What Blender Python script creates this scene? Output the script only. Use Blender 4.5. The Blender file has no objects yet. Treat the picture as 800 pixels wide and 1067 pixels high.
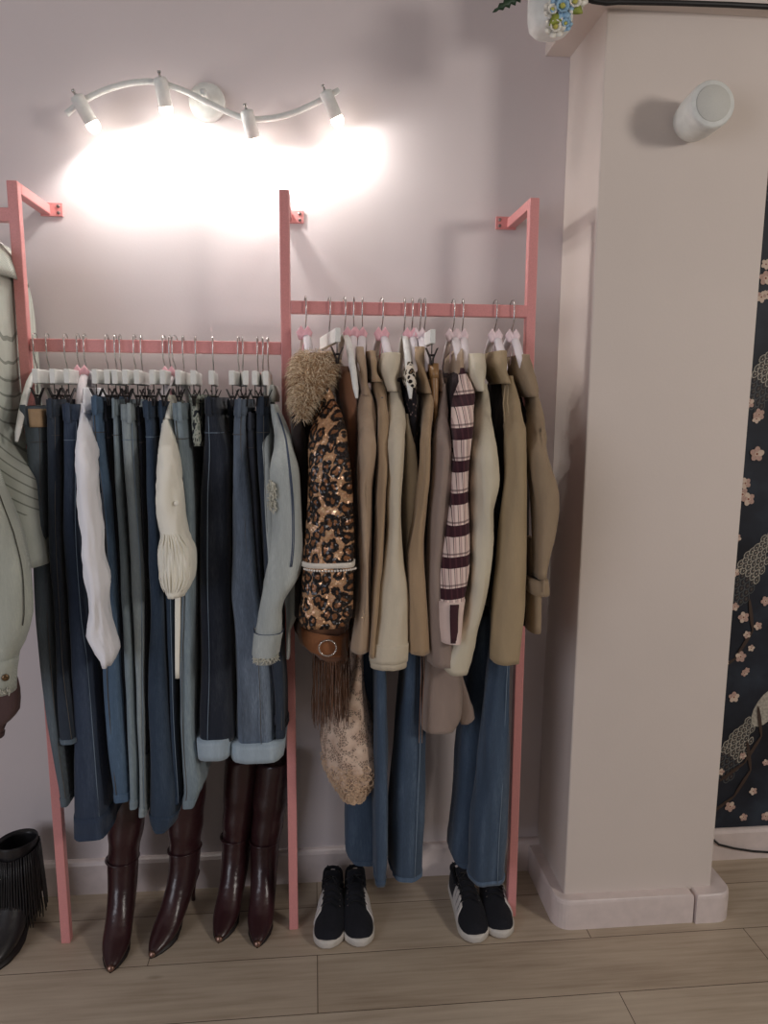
import bpy, math, random
import numpy as np
from mathutils import Vector, Matrix, noise
random.seed(7)
SC = bpy.context.scene
COL = SC.collection
# ------------------------------------------------------------------ camera geometry
F, YAW, PIT, ROL = 770.0, .0953954, .152507, .0071331
CAM = np.array([0.0, -2.144, 1.5])
d_ = np.array([math.sin(YAW)*math.cos(PIT), math.cos(YAW)*math.cos(PIT), -math.sin(PIT)])
r0 = np.array([math.cos(YAW), -math.sin(YAW), 0.0]); u0 = np.cross(r0, d_)
R_ = r0*math.cos(ROL)+u0*math.sin(ROL); U_ = -r0*math.sin(ROL)+u0*math.cos(ROL)
def ray(px, py): return d_ + R_*(px-400)/F - U_*(py-533.5)/F
def P(px, py, Y):
    r = ray(px, py); return CAM + r*((Y-CAM[1])/r[1])
def PF(px, py, z=0.0):
    r = ray(px, py); return CAM + r*((z-CAM[2])/r[2])
def PX(px, py, X):
    r = ray(px, py); return CAM + r*((X-CAM[0])/r[0])
cd = bpy.data.cameras.new('camera'); co = bpy.data.objects.new('camera', cd); COL.objects.link(co)
cd.sensor_fit = 'VERTICAL'; cd.sensor_height = 36.0; cd.lens = F/1067*36.0; cd.clip_start = .02
co.matrix_world = Matrix(((R_[0], U_[0], -d_[0], CAM[0]), (R_[1], U_[1], -d_[1], CAM[1]), (R_[2], U_[2], -d_[2], CAM[2]), (0, 0, 0, 1)))
SC.camera = co
# ------------------------------------------------------------------ materials
def lin(c):
    return tuple(((v/255)/12.92 if v/255 <= .04045 else ((v/255+.055)/1.055)**2.4) for v in c)+(1.0,)
MATS = {}
class N:
    def __init__(s, name):
        s.m = bpy.data.materials.new(name); s.m.use_nodes = True; s.t = s.m.node_tree
        s.b = s.t.nodes['Principled BSDF']; s.out = s.t.nodes['Material Output']
    def n(s, typ, **kw):
        nd = s.t.nodes.new(typ)
        for k, v in kw.items():
            if k.startswith('i_'):
                nd.inputs[k[2:].replace('_', ' ')].default_value = v
            else: setattr(nd, k, v)
        return nd
    def l(s, a, b): s.t.links.new(a, b)
    def coord(s): return s.n('ShaderNodeTexCoord').outputs['Object']
    def mapped(s, sc, loc=(0, 0, 0), rot=(0, 0, 0)):
        mp = s.n('ShaderNodeMapping'); mp.inputs['Scale'].default_value = sc; mp.inputs['Location'].default_value = loc; mp.inputs['Rotation'].default_value = rot
        s.l(s.coord(), mp.inputs[0]); return mp.outputs[0]
    def noise(s, vec, scale, detail=3, rough=.55):
        nd = s.n('ShaderNodeTexNoise'); nd.inputs['Scale'].default_value = scale; nd.inputs['Detail'].default_value = detail; nd.inputs['Roughness'].default_value = rough
        s.l(vec, nd.inputs['Vector']); return nd.outputs['Fac']
    def ramp(s, fac, stops, interp='LINEAR'):
        r = s.n('ShaderNodeValToRGB'); r.color_ramp.interpolation = interp
        e = r.color_ramp.elements
        while len(e) < len(stops): e.new(.5)
        for el, (p, c) in zip(e, stops): el.position = p; el.color = c
        s.l(fac, r.inputs[0]); return r.outputs[0]
    def math(s, op, a, b=None, c=None):
        m = s.n('ShaderNodeMath', operation=op)
        for i, v in enumerate((a, b, c)):
            if v is None: continue
            if isinstance(v, (int, float)): m.inputs[i].default_value = v
            else: s.l(v, m.inputs[i])
        return m.outputs[0]
    def mix(s, fac, a, b, mode='MIX'):
        m = s.n('ShaderNodeMix', data_type='RGBA', blend_type=mode)
        for sock, v in ((m.inputs[0], fac), (m.inputs[6], a), (m.inputs[7], b)):
            if isinstance(v, (int, float, tuple)): sock.default_value = v
            else: s.l(v, sock)
        return m.outputs[2]
    def bump(s, h, strength, dist=.002):
        b = s.n('ShaderNodeBump'); b.inputs['Strength'].default_value = strength; b.inputs['Distance'].default_value = dist
        s.l(h, b.inputs['Height']); s.l(b.outputs[0], s.b.inputs['Normal'])
    def color(s, v):
        if isinstance(v, tuple): s.b.inputs['Base Color'].default_value = v
        else: s.l(v, s.b.inputs['Base Color'])
    def set(s, rough=.8, metal=0, spec=.5, sheen=0):
        s.b.inputs['Roughness'].default_value = rough; s.b.inputs['Metallic'].default_value = metal
        s.b.inputs['Specular IOR Level'].default_value = spec; s.b.inputs['Sheen Weight'].default_value = sheen
def sc3(c, k): return tuple(min(1, v*k) for v in c[:3])+(1.0,)
def cloth(name, rgb, var=.18, rough=.85, weave=900, sheen=.1, bump=.25, spec=.25):
    if name in MATS: return MATS[name]
    n = N(name); c = lin(rgb); n.set(rough, 0, spec, sheen)
    f = n.noise(n.mapped((6, 6, 2.5)), 3, 4)
    n.color(n.ramp(f, [(.3, sc3(c, 1-var)), (.7, sc3(c, 1+var))]))
    w = n.noise(n.coord(), weave, 2); f2 = n.noise(n.mapped((22, 22, 7)), 2.2, 3)
    n.bump(n.math('ADD', n.math('MULTIPLY', w, .12), n.math('MULTIPLY', f2, 1.6)), bump, .006)
    MATS[name] = n.m; return n.m
def denim(name, rgb, fade=.25, streak=0.0):
    if name in MATS: return MATS[name]
    n = N(name); c = lin(rgb); n.set(.92, 0, .2, .15)
    v = n.mapped((1, 1, 1))
    big = n.noise(n.mapped((14, 9, 1.6)), 2.0, 3)
    twill = n.n('ShaderNodeTexWave'); twill.inputs['Scale'].default_value = 260; twill.inputs['Distortion'].default_value = 2.5
    n.l(n.mapped((1, 1, .55)), twill.inputs['Vector'])
    slub = n.noise(n.mapped((420, 420, 60)), 1.0, 2)
    f = n.math('ADD', n.math('MULTIPLY', big, .72), n.math('MULTIPLY', slub, .28))
    col = n.ramp(f, [(.3, sc3(c, 1-fade)), (.52, c), (.72, sc3((c[0]*1.05+.012, c[1]*1.04+.012, c[2]+.01), 1+fade*1.6))])
    n.color(n.mix(.14, col, twill.outputs[0], 'OVERLAY'))
    f2 = n.noise(n.mapped((26, 26, 10)), 1.6, 3)
    n.bump(n.math('ADD', n.math('MULTIPLY', slub, .15), n.math('MULTIPLY', f2, 1.2)), .3, .005)
    MATS[name] = n.m; return n.m
def plain(name, rgb, rough=.5, metal=0, bump=0, scale=60, spec=.5, var=.06):
    if name in MATS: return MATS[name]
    n = N(name); c = lin(rgb); n.set(rough, metal, spec)
    f = n.noise(n.coord(), scale, 3)
    n.color(n.ramp(f, [(.3, sc3(c, 1-var)), (.7, sc3(c, 1+var))]))
    if bump: n.bump(f, bump, .003)
    MATS[name] = n.m; return n.m
def leather(name, rgb, rough=.32):
    n = N(name); c = lin(rgb); n.set(rough, 0, .5)
    n.b.inputs['Coat Weight'].default_value = .25; n.b.inputs['Coat Roughness'].default_value = .25
    f = n.noise(n.coord(), 9, 3); n.color(n.ramp(f, [(.3, sc3(c, .8)), (.7, sc3(c, 1.25))]))
    f2 = n.noise(n.mapped((30, 30, 55)), 1.0, 3); g = n.noise(n.coord(), 420, 2)
    n.bump(n.math('ADD', f2, n.math('MULTIPLY', g, .06)), .35, .006)
    return n.m
def wall_mat(name, rgb):
    n = N(name); c = lin(rgb); n.set(.6, 0, .25)
    f = n.noise(n.coord(), 1.6, 4); n.color(n.ramp(f, [(.35, sc3(c, .97)), (.65, sc3(c, 1.02))]))
    g = n.noise(n.coord(), 140, 3); h = n.noise(n.mapped((2.2, 2.2, 2.2)), 2, 2)
    n.bump(n.math('ADD', n.math('MULTIPLY', g, .3), h), .12, .006)
    return n.m
M_wall = wall_mat('pink_white_wall_paint', (218, 208, 208))
M_pier = wall_mat('warm_white_pier_paint', (220, 208, 200))
M_trim = plain('white_gloss_trim', (226, 212, 208), .35, bump=.05, scale=25)
M_ceil = plain('ceiling_paint', (215, 208, 200), .8)
M_pink = plain('pink_powder_coat', (222, 150, 148), .38, bump=.03, scale=300)
M_white = plain('white_painted_metal', (228, 230, 226), .4)
M_wwood = plain('white_painted_wood', (232, 232, 228), .5, bump=.05, scale=80)
M_padded = cloth('white_padded_satin', (236, 228, 232), .06, .5)
M_bow = cloth('pink_satin_ribbon', (248, 190, 200), .08, .35, spec=.5)
M_bowp = cloth('pale_pink_satin_ribbon', (250, 226, 230), .06, .35, spec=.5)
M_chrome = plain('chrome_wire', (200, 198, 196), .22, 1.0)
M_clip = plain('dark_clip_metal', (52, 48, 48), .4, .6)
M_black = plain('black_rubber_cord', (18, 16, 18), .5)
M_screw = plain('steel_screw', (150, 140, 138), .35, 1)
M_thread = plain('ochre_thread', (128, 104, 74), .8)
M_thread_b = plain('blue_thread', (120, 136, 152), .8)
def floor_mat():
    n = N('oak_vinyl_planks'); n.set(.42, 0, .4)
    y0 = PF(430, 989)[1]
    mp = n.mapped((1, 1, 1), (0.0, -y0, 0))
    br = n.n('ShaderNodeTexBrick'); br.offset = .37; br.inputs['Scale'].default_value = 1.0
    br.inputs['Mortar Size'].default_value = .0012; br.inputs['Mortar Smooth'].default_value = .2
    br.inputs['Brick Width'].default_value = 1.22; br.inputs['Row Height'].default_value = PF(430, 989)[1]-PF(430, 1049)[1]
    br.inputs['Color1'].default_value = (.0, .0, .0, 1); br.inputs['Color2'].default_value = (1, 1, 1, 1); br.inputs['Mortar'].default_value = (.5, .5, .5, 1)
    n.l(mp, br.inputs['Vector'])
    g = n.noise(n.mapped((1.3, 26, 1)), 2.2, 6, .62); g2 = n.noise(n.mapped((2, 7, 1)), 1.4, 3)
    kn = n.n('ShaderNodeTexVoronoi'); kn.inputs['Scale'].default_value = 1.0; n.l(n.mapped((2.2, 6.5, 1)), kn.inputs['Vector'])
    f = n.math('ADD', n.math('MULTIPLY', g, .6), n.math('MULTIPLY', g2, .4))
    base = n.ramp(f, [(.3, lin((166, 148, 128))), (.5, lin((192, 176, 156))), (.7, lin((208, 194, 174)))])
    tone = n.mix(.16, base, br.outputs['Color'], 'SOFT_LIGHT')
    knot = n.ramp(kn.outputs['Distance'], [(.0, (.35, .3, .25, 1)), (.07, (1, 1, 1, 1))])
    col = n.mix(.8, tone, knot, 'MULTIPLY')
    n.color(n.mix(br.outputs['Fac'], col, lin((82, 66, 52))))
    n.bump(n.math('SUBTRACT', n.math('MULTIPLY', g, .3), br.outputs['Fac']), .3, .002)
    return n.m
def leopard_mat():
    n = N('leopard_sequins'); n.set(.3, .3, .7)
    sp = n.n('ShaderNodeSeparateXYZ'); n.l(n.coord(), sp.inputs[0])
    cb = n.n('ShaderNodeCombineXYZ'); n.l(n.math('MULTIPLY', n.math('SUBTRACT', sp.outputs[0], n.math('MULTIPLY', sp.outputs[1], .6)), 42), cb.inputs[0]); n.l(n.math('MULTIPLY', sp.outputs[2], 31), cb.inputs[1])
    v = cb.outputs[0]
    nz = n.n('ShaderNodeTexNoise'); nz.inputs['Scale'].default_value = 1.5; n.l(v, nz.inputs['Vector'])
    vm = n.n('ShaderNodeVectorMath', operation='MULTIPLY_ADD'); n.l(nz.outputs['Color'], vm.inputs[0]); vm.inputs[1].default_value = (.8, .8, .8); n.l(v, vm.inputs[2])
    vo = n.n('ShaderNodeTexVoronoi', voronoi_dimensions='2D'); vo.inputs['Scale'].default_value = 1.0; vo.inputs['Randomness'].default_value = .7; n.l(vm.outputs[0], vo.inputs['Vector'])
    br = n.noise(v, 2.4, 2)
    d = n.math('ADD', vo.outputs['Distance'], n.math('MULTIPLY', n.math('SUBTRACT', br, .5), .34))
    tan, blk, ctr = lin((192, 146, 108)), lin((28, 21, 22)), lin((146, 98, 64))
    base = n.ramp(d, [(.17, ctr), (.23, blk), (.46, blk), (.51, tan), (.8, lin((214, 174, 138)))])
    sq = n.n('ShaderNodeTexVoronoi'); sq.inputs['Scale'].default_value = 1.0; n.l(n.mapped((210, 210, 210)), sq.inputs['Vector'])
    bw = n.n('ShaderNodeRGBToBW'); n.l(sq.outputs['Color'], bw.inputs[0])
    n.color(n.mix(.4, base, bw.outputs[0], 'OVERLAY'))
    g = n.n('ShaderNodeNewGeometry'); a1 = n.n('ShaderNodeVectorMath', operation='SUBTRACT'); n.l(sq.outputs['Color'], a1.inputs[0]); a1.inputs[1].default_value = (.5, .5, .5)
    a2 = n.n('ShaderNodeVectorMath', operation='MULTIPLY_ADD'); n.l(a1.outputs[0], a2.inputs[0]); a2.inputs[1].default_value = (.9, .9, .9); n.l(g.outputs['Normal'], a2.inputs[2])
    a3 = n.n('ShaderNodeVectorMath', operation='NORMALIZE'); n.l(a2.outputs[0], a3.inputs[0]); n.l(a3.outputs[0], n.b.inputs['Normal'])
    return n.m
def plaid_mat(z0):
    n = N('brown_cream_plaid'); n.set(.85, 0, .2, .1)
    s = n.n('ShaderNodeSeparateXYZ'); n.l(n.coord(), s.inputs[0])
    z = n.math('ADD', s.outputs[2], n.math('MULTIPLY', s.outputs[0], -.12))
    fz = n.math('FRACT', n.math('DIVIDE', n.math('SUBTRACT', z, z0), .0742))
    band = n.math('LESS_THAN', fz, .36)
    edge = n.math('MULTIPLY', n.math('GREATER_THAN', fz, .42), n.math('LESS_THAN', fz, .48))
    fx = n.math('FRACT', n.math('DIVIDE', n.math('ADD', s.outputs[0], n.math('MULTIPLY', s.outputs[2], .06)), .0135))
    v1 = n.math('MULTIPLY', n.math('GREATER_THAN', fx, .44), n.math('LESS_THAN', fx, .54))
    v2 = n.math('MULTIPLY', n.math('GREATER_THAN', fx, .66), n.math('LESS_THAN', fx, .94))
    cr, br, mid = lin((236, 212, 202)), lin((62, 34, 42)), lin((168, 128, 128))
    c = n.mix(n.math('MULTIPLY', v2, .55), cr, mid); c = n.mix(v1, c, br); c = n.mix(n.math('MULTIPLY', edge, .6), c, br)
    bc = n.mix(n.math('MULTIPLY', v2, .5), br, lin((92, 54, 60)))
    n.color(n.mix(band, c, bc)); n.bump(n.noise(n.coord(), 700, 2), .2, .002)
    return n.m
def lace_mat():
    n = N('beige_lace'); n.set(.9, 0, .2)
    n.color(n.ramp(n.noise(n.coord(), 40, 3), [(.3, lin((200, 170, 150))), (.7, lin((230, 206, 186)))]))
    vo = n.n('ShaderNodeTexVoronoi', feature='DISTANCE_TO_EDGE'); vo.inputs['Scale'].default_value = 150; n.l(n.coord(), vo.inputs['Vector'])
    fl = n.noise(n.coord(), 42, 2)
    a = n.math('MAXIMUM', n.math('LESS_THAN', vo.outputs['Distance'], .10), n.math('GREATER_THAN', fl, .5))
    n.l(n.math('MULTIPLY_ADD', a, .55, .45), n.b.inputs['Alpha']); n.bump(n.math('ADD', a, fl), .7, .003)
    return n.m
def ripple_denim():
    n = N('pale_denim_curved_stitching'); n.set(.92, 0, .2, .1)
    c = lin((186, 190, 180))
    f = n.noise(n.mapped((9, 9, 5)), 2, 4)
    base = n.ramp(f, [(.3, sc3(c, .86)), (.7, sc3(c, 1.1))])
    s = n.n('ShaderNodeSeparateXYZ'); n.l(n.coord(), s.inputs[0])
    # arcs that fan out across the panel
    dy = n.math('SUBTRACT', s.outputs[1], -.05); dz = n.math('SUBTRACT', s.outputs[2], .46)
    dx = n.math('MULTIPLY', s.outputs[0], 1.4)
    rr = n.math('SQRT', n.math('ADD', n.math('ADD', n.math('POWER', dy, 2), n.math('POWER', dz, 2)), n.math('POWER', n.math('ADD', dx, -.35), 2)))
    fr = n.math('FRACT', n.math('MULTIPLY', rr, 46))
    ln = n.math('LESS_THAN', fr, .16)
    lim = n.math('GREATER_THAN', s.outputs[2], -.02)
    n.color(n.mix(n.math('MULTIPLY', n.math('MULTIPLY', ln, lim), .75), base, lin((104, 108, 98))))
    n.bump(n.math('ADD', n.math('MULTIPLY', n.math('MULTIPLY', fr, lim), .6), n.noise(n.coord(), 500, 2)), .35, .003)
    return n.m
M_leo = leopard_mat(); M_lace = lace_mat(); M_ripple = ripple_denim(); M_floor = floor_mat()
M_bulb = None
def emit(name, rgb, st):
    n = N(name); n.color(lin(rgb)); n.b.inputs['Emission Color'].default_value = lin(rgb); n.b.inputs['Emission Strength'].default_value = st
    return n.m
# ------------------------------------------------------------------ mesh building
class MB:
    def __init__(s): s.v = []; s.f = []; s.mi = []; s.cur = 0
    def add(s, vs, fs):
        o = len(s.v); s.v += [tuple(float(c) for c in v) for v in vs]
        for f in fs: s.f.append(tuple(o+i for i in f)); s.mi.append(s.cur)
        return s
    def box(s, c, h, rot=None):
        vs = [np.array((x, y, z), float)*np.array(h) for x in (-1, 1) for y in (-1, 1) for z in (-1, 1)]
        if rot is not None: vs = [np.array(rot @ Vector(v)) for v in vs]
        return s.add([np.array(c)+v for v in vs], [(0, 1, 3, 2), (4, 6, 7, 5), (0, 4, 5, 1), (2, 3, 7, 6), (0, 2, 6, 4), (1, 5, 7, 3)])
    def rings(s, rings, cap0=True, cap1=True, closed=True):
        n = len(rings[0]); fs = []
        for i in range(len(rings)-1):
            for j in range(n if closed else n-1):
                k = (j+1) % n; fs.append((i*n+j, i*n+k, (i+1)*n+k, (i+1)*n+j))
        if cap0: fs.append(tuple(range(n-1, -1, -1)))
        if cap1: fs.append(tuple((len(rings)-1)*n+j for j in range(n)))
        return s.add([p for r in rings for p in r], fs)
    def tube(s, path, rad, n=10, flat=1.0, cap=True):
        path = [np.array(p, float) for p in path]; rs = []
        prev = None
        for i, p in enumerate(path):
            t = path[min(i+1, len(path)-1)]-path[max(i-1, 0)]; t = t/(np.linalg.norm(t)+1e-12)
            if prev is None:
                a = np.array((0, 0, 1.0)) if abs(t[2]) < .9 else np.array((1.0, 0, 0))
                prev = np.cross(t, a); prev /= np.linalg.norm(prev)
            x = prev-t*np.dot(prev, t); x /= np.linalg.norm(x)+1e-12; prev = x; y = np.cross(t, x)
            r = rad[i] if hasattr(rad, '__len__') else rad
            rs.append([p+x*math.cos(a)*r+y*math.sin(a)*r*flat for a in [2*math.pi*j/n for j in range(n)]])
        return s.rings(rs, cap, cap)
    def lathe(s, prof, c, axis=(0, 0, 1), n=28, cap=True):
        ax = Vector(axis).normalized(); q = Vector((0, 0, 1)).rotation_difference(ax)
        rs = []
        for r, h in prof:
            rs.append([np.array(c)+np.array(q @ Vector((r*math.cos(2*math.pi*j/n), r*math.sin(2*math.pi*j/n), h))) for j in range(n)])
        return s.rings(rs, cap, cap)
ORG = {}
def origin(o): return ORG.get(o.name, np.zeros(3))
def tag(o, label=None, cat=None, group=None, kind=None):
    if label: o['label'] = label
    if cat: o['category'] = cat
    if group: o['group'] = group
    if kind: o['kind'] = kind
    return o
def thing(name, label, cat, loc=(0, 0, 0), group=None, rotz=0):
    o = bpy.data.objects.new(name, None); COL.objects.link(o); o.location = loc; o.rotation_euler = (0, 0, rotz)
    o.empty_display_size = .02; ORG[o.name] = np.array(loc, float); return tag(o, label, cat, group)
def part(name, mb, mats, parent=None, label=None, smooth=True, bevel=0, local=False, at=None, kind=None, subdiv=0):
    """mb holds world coordinates (or local ones with local=True)."""
    me = bpy.data.meshes.new(name)
    off = np.zeros(3)
    if parent is not None and not local: off = origin(parent)
    if at is not None: off = np.array(at, float)
    V = np.array(mb.v, float)-off
    me.from_pydata([tuple(v) for v in V], [], mb.f)
    if not isinstance(mats, (list, tuple)): mats = [mats]
    for m in mats: me.materials.append(m)
    if len(mats) > 1: me.polygons.foreach_set('material_index', mb.mi)
    me.polygons.foreach_set('use_smooth', [smooth]*len(me.polygons)); me.update()
    import bmesh
    bm = bmesh.new(); bm.from_mesh(me); bmesh.ops.recalc_face_normals(bm, faces=bm.faces); bm.to_mesh(me); bm.free()
    o = bpy.data.objects.new(name, me); COL.objects.link(o)
    if parent is not None: o.parent = parent; ORG[o.name] = np.zeros(3) if local else origin(parent)
    elif at is not None: o.location = tuple(off)
    if bevel:
        b = o.modifiers.new('bevel', 'BEVEL'); b.width = bevel; b.segments = 2; b.limit_method = 'ANGLE'; b.angle_limit = .6
    if subdiv:
        b = o.modifiers.new('subdivision', 'SUBSURF'); b.levels = subdiv; b.render_levels = subdiv
    if label: o['label'] = label
    if kind: o['kind'] = kind
    return o
def copy_tree(o, parent=None):
    c = o.copy(); COL.objects.link(c)
    if parent is not None: c.parent = parent
    for ch in list(o.children): copy_tree(ch, c)
    return c
def struct(name, mb, mat, smooth=False, bevel=0): return tag(part(name, mb, mat, None, smooth=smooth, bevel=bevel), kind='structure')
# ------------------------------------------------------------------ cloth lofts
def sm01(t): t = max(0, min(1, t)); return t*t*(3-2*t)
def cr(a, b, c, d, t):
    return .5*((2*b)+(-a+c)*t+(2*a-5*b+4*c-d)*t*t+(-a+3*b-3*c+d)*t**3)
class Drape:
    """Rows (py, left px, right px, yfront, yback) seen on the photo become level cross sections of a hanging cloth."""
    ff = 1.0
    def __init__(s, rows, yf=-.37, yb=-.06, k=4.0, step=.02):
        ks = []
        for r in rows:
            py, xl, xr = r[:3]; f, b = (r[3], r[4]) if len(r) > 4 else (yf, yb)
            ya = .5*(f+b) if (k <= 2.45 and b-f < .15) else f+min(.03, .2*(b-f))
            a, c = P(xl, py, ya), P(xr, py, ya)
            ks.append((.5*(a[2]+c[2]), .5*(a[0]+c[0]), max(.003, .5*(c[0]-a[0])), f, b))
        s.keys = ks; s.k = k; s.levels = []
        for i in range(len(ks)-1):
            A = ks[max(i-1, 0)]; B = ks[i]; C = ks[i+1]; D = ks[min(i+2, len(ks)-1)]
            n = max(2, int(abs(B[0]-C[0])/step))
            for j in range(n):
                t = j/n; s.levels.append(tuple(cr(A[q], B[q], C[q], D[q], t) if q else B[0]+(C[0]-B[0])*t for q in range(5)))
        s.levels.append(ks[-1])
    def at(s, z):
        L = s.levels
        if z >= L[0][0]: return L[0]
        for a, b in zip(L, L[1:]):
            if b[0] <= z <= a[0]:
                t = (a[0]-z)/(a[0]-b[0]+1e-9); return tuple(a[q]+(b[q]-a[q])*t for q in range(5))
        return L[-1]
    def ring(s, lv, n, off=0.0, fold=0, seed=0, ramp=1.0, hem=None, scale=1.0):
        z, cx, hw, f, b = lv; hw = max(.002, hw*scale+off); m = .5*(f+b); hd = .5*(b-f)*scale+off
        pts = []
        for j in range(2*n):
            a = 2*math.pi*(j+.5)/(2*n)
            u = -math.cos(a)                     # -1 front .. 1 back
            w = hw*(max(0, 1-abs(u)**s.k))**(1/s.k)
            side = 1 if math.sin(a) > 0 else -1
            x = cx+side*w; y = m+hd*u
            if fold:
                f_ = s.ff; rg = noise.noise(Vector((x*26*f_+seed, y*26*f_+seed*1.3, z*3.4*f_+x*8+seed))); q = noise.noise(Vector((x*16+seed, y*16+seed*1.7, z*2.2+seed)))+.35*noise.noise(Vector((x*44+seed, y*44, z*9-seed)))+.9*(.20-abs(rg)*1.3)
                e = fold*ramp*q*min(1, hw/.012)
                x += side*e*(1 if abs(u) < .8 else .6); y += (u if abs(u) > .5 else 0)*e
            zz = z+(hem(j/(2*n), y) if hem else 0)
            pts.append((x, y, zz))
        return pts
    def mesh(s, n=16, fold=.006, seed=0, off=0.0, z0=None, z1=None, open_bottom=True, hem=None, mb=None, tight=.25):
        mb = mb or MB(); L = s.levels; zt, zb = L[0][0], L[-1][0]
        lv = L
        if z0 is not None:
            lv = [s.at(z0)]+[l for l in L if z1 < l[0] < z0]+[s.at(z1)]
        rs = []
        for i, l in enumerate(lv):
            r = tight+(1-tight)*min(1, (zt-l[0])/max(.05, .35*(zt-zb)))
            last = i == len(lv)-1
            rs.append(s.ring(l, n, off, fold, seed, r, hem if last else None))
        if open_bottom:
            l = lv[-1]; r = 1.0
            rs.append(s.ring((l[0]+.001,)+tuple(l[1:]), n, -.003, fold, seed, r, hem, .94))
            l2 = s.at(l[0]+.05); rs.append(s.ring(l2, n, -.004, fold, seed, r, None, .86))
        mb.rings(rs); return mb
    def band(s, n=16, fold=.003, seed=0, off=0.0):
        """an open-topped band of cloth such as a turned collar"""
        L = s.levels; l0 = L[0]
        rs = [s.ring((l0[0]-.03,)+tuple(l0[1:]), n, 0, 0, 0, 1, None, .70), s.ring((l0[0]-.004,)+tuple(l0[1:]), n, 0, 0, 0, 1, None, .84), s.ring((l0[0]+.001,)+tuple(l0[1:]), n, 0, fold, seed, .6, None, .93)]
        rs += [s.ring(l, n, off, fold, seed) for l in L]
        l = L[-1]; rs.append(s.ring((l[0]+.001,)+tuple(l[1:]), n, -.003, fold, seed, 1, None, .93)); rs.append(s.ring(s.at(l[0]+.03), n, -.004, fold, seed, 1, None, .8))
        return MB().rings(rs)
    def front(s, z, u, off=.001):
        l = s.at(z); hw, f, b = l[2]+off, l[3]-off, l[4]+off
        t = (max(0, 1-abs(u)**s.k))**(1/s.k)
        return np.array((l[1]+u*hw, .5*(f+b)-.5*(b-f)*t, z))
    def zpx(s, py):
        """height of photo row py on this cloth's front"""
        best = s.keys[0]
        z = best[0]
        for _ in range(4):
            l = s.at(z); z = P(400, py, l[3]+.01)[2]
            rr = ray(400, py)
        # use local column
        for _ in range(4):
            l = s.at(z)
            lo, hi = -200, 1000
            # column whose x at this plane is the cloth's centre
            for __ in range(30):
                mid = .5*(lo+hi)
                if P(mid, py, l[3]+.01)[0] < l[1]: lo = mid
                else: hi = mid
            z = P(lo, py, l[3]+.01)[2]
        return z
def seam(mb, D, u, za, zb, r=.0012, n=24, off=.001, seed=None, fold=0):
    mb.tube([D.front(za+(zb-za)*i/n, u, off) for i in range(n+1)], r, 5)
def strip_on(D, u0_, u1_, za, zb, off=.003, n=6):
    """a thin patch of cloth laid on the front of drape D"""
    mb = MB(); top = []; 
    rs = []
    for i in range(n+1):
        z = za+(zb-za)*i/n
        rs.append([D.front(z, u0_+(u1_-u0_)*j/5, off) for j in range(6)]+[D.front(z, u1_+(u0_-u1_)*j/5, off-.004) for j in range(6)])
    mb.rings(rs); return mb
# ================================================================== SETTING
PY = -.262                                         # pier front
xpl = P(610, 470, PY)[0]; xpr = P(773, 520, PY)[0]
zsof = .5*(P(596, 60, -.005)[2]+P(632, 8, PY)[2])
struct('floor', MB().box((0, -1.6, -.03), (3.6, 2.0, .03)), M_floor)
struct('wall_back', MB().box((0, .05, 1.4), (3.6, .05, 1.4)), M_wall)
struct('ceiling', MB().box((0, -1.6, 2.83), (3.6, 2.0, .03)), M_ceil)
struct('wall_right', MB().box((.5*(xpl+xpr), .5*PY, 1.4), (.5*(xpr-xpl), -.5*PY, 1.4)), M_pier, bevel=.004)
# boxed soffit above the pier
xs = P(570, 55, -.02)[0]
struct('trim_1', MB().box((.5*(xs+xpr+.3), -.15, zsof+.2), (.5*(xpr+.3-xs), .15, .2)), M_pier, bevel=.003)
# baseboards: a board with a ledge on the wall
zb_top = P(200, 893, -.02)[2]
def base_run(x0, x1):
    prof = [(0, 0), (-.022, 0), (-.022, zb_top-.012), (-.018, zb_top-.003), (-.012, zb_top), (0, zb_top)]
    return MB().rings([[(x, y, z) for y, z in prof] for x in (x0, x1)])
struct('baseboard_back', base_run(-1.9, xpl), M_trim)
struct('baseboard_right', base_run(xpr, 3.0), M_trim)
# pier plinth: rounded outline extruded, split by a crack near its right end
bz = P(650, 935, PY-.028)[2]
T = .034
def outline(x0, x1, y0, y1, r):
    pts = [(x0, 0.0)]
    for i in range(9):
        a = math.pi+i*math.pi/16; pts.append((x0+r+r*math.cos(a), y0+r+r*math.sin(a)))
    for i in range(9):
        a = 1.5*math.pi+i*math.pi/16; pts.append((x1-r+r*math.cos(a), y0+r+r*math.sin(a)))
    pts.append((x1, 0.0)); return pts
def plinth(pts):
    mb = MB(); n = len(pts)
    c = np.mean(np.array(pts), 0)
    def shr(p, e): 
        v = np.array(p)-c; return tuple(c+v*(1-e/np.linalg.norm(v)))
    rs = [[(x, y, 0.0) for x, y in pts], [(x, y, bz-.012) for x, y in pts], [(*shr(p, .002), bz-.004) for p in pts], [(*shr(p, .006), bz) for p in pts]]
    mb.rings(rs); return mb
xc = P(723, 940, PY-T)[0]
full = outline(xpl-T, xpr+.055, PY-T, 0, .05)
lft = [p for p in full if p[0] < xc]+[(xc, PY-T), (xc, 0.0)]
rgt = [(xc+.006, 0.0), (xc+.006, PY-T-.006)]+[(p[0], p[1]-.006 if p[1] < -.05 else p[1]) for p in full if p[0] > xc+.006]
struct('trim_2', plinth(lft), M_trim); struct('trim_3', plinth(rgt), M_trim)
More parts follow.
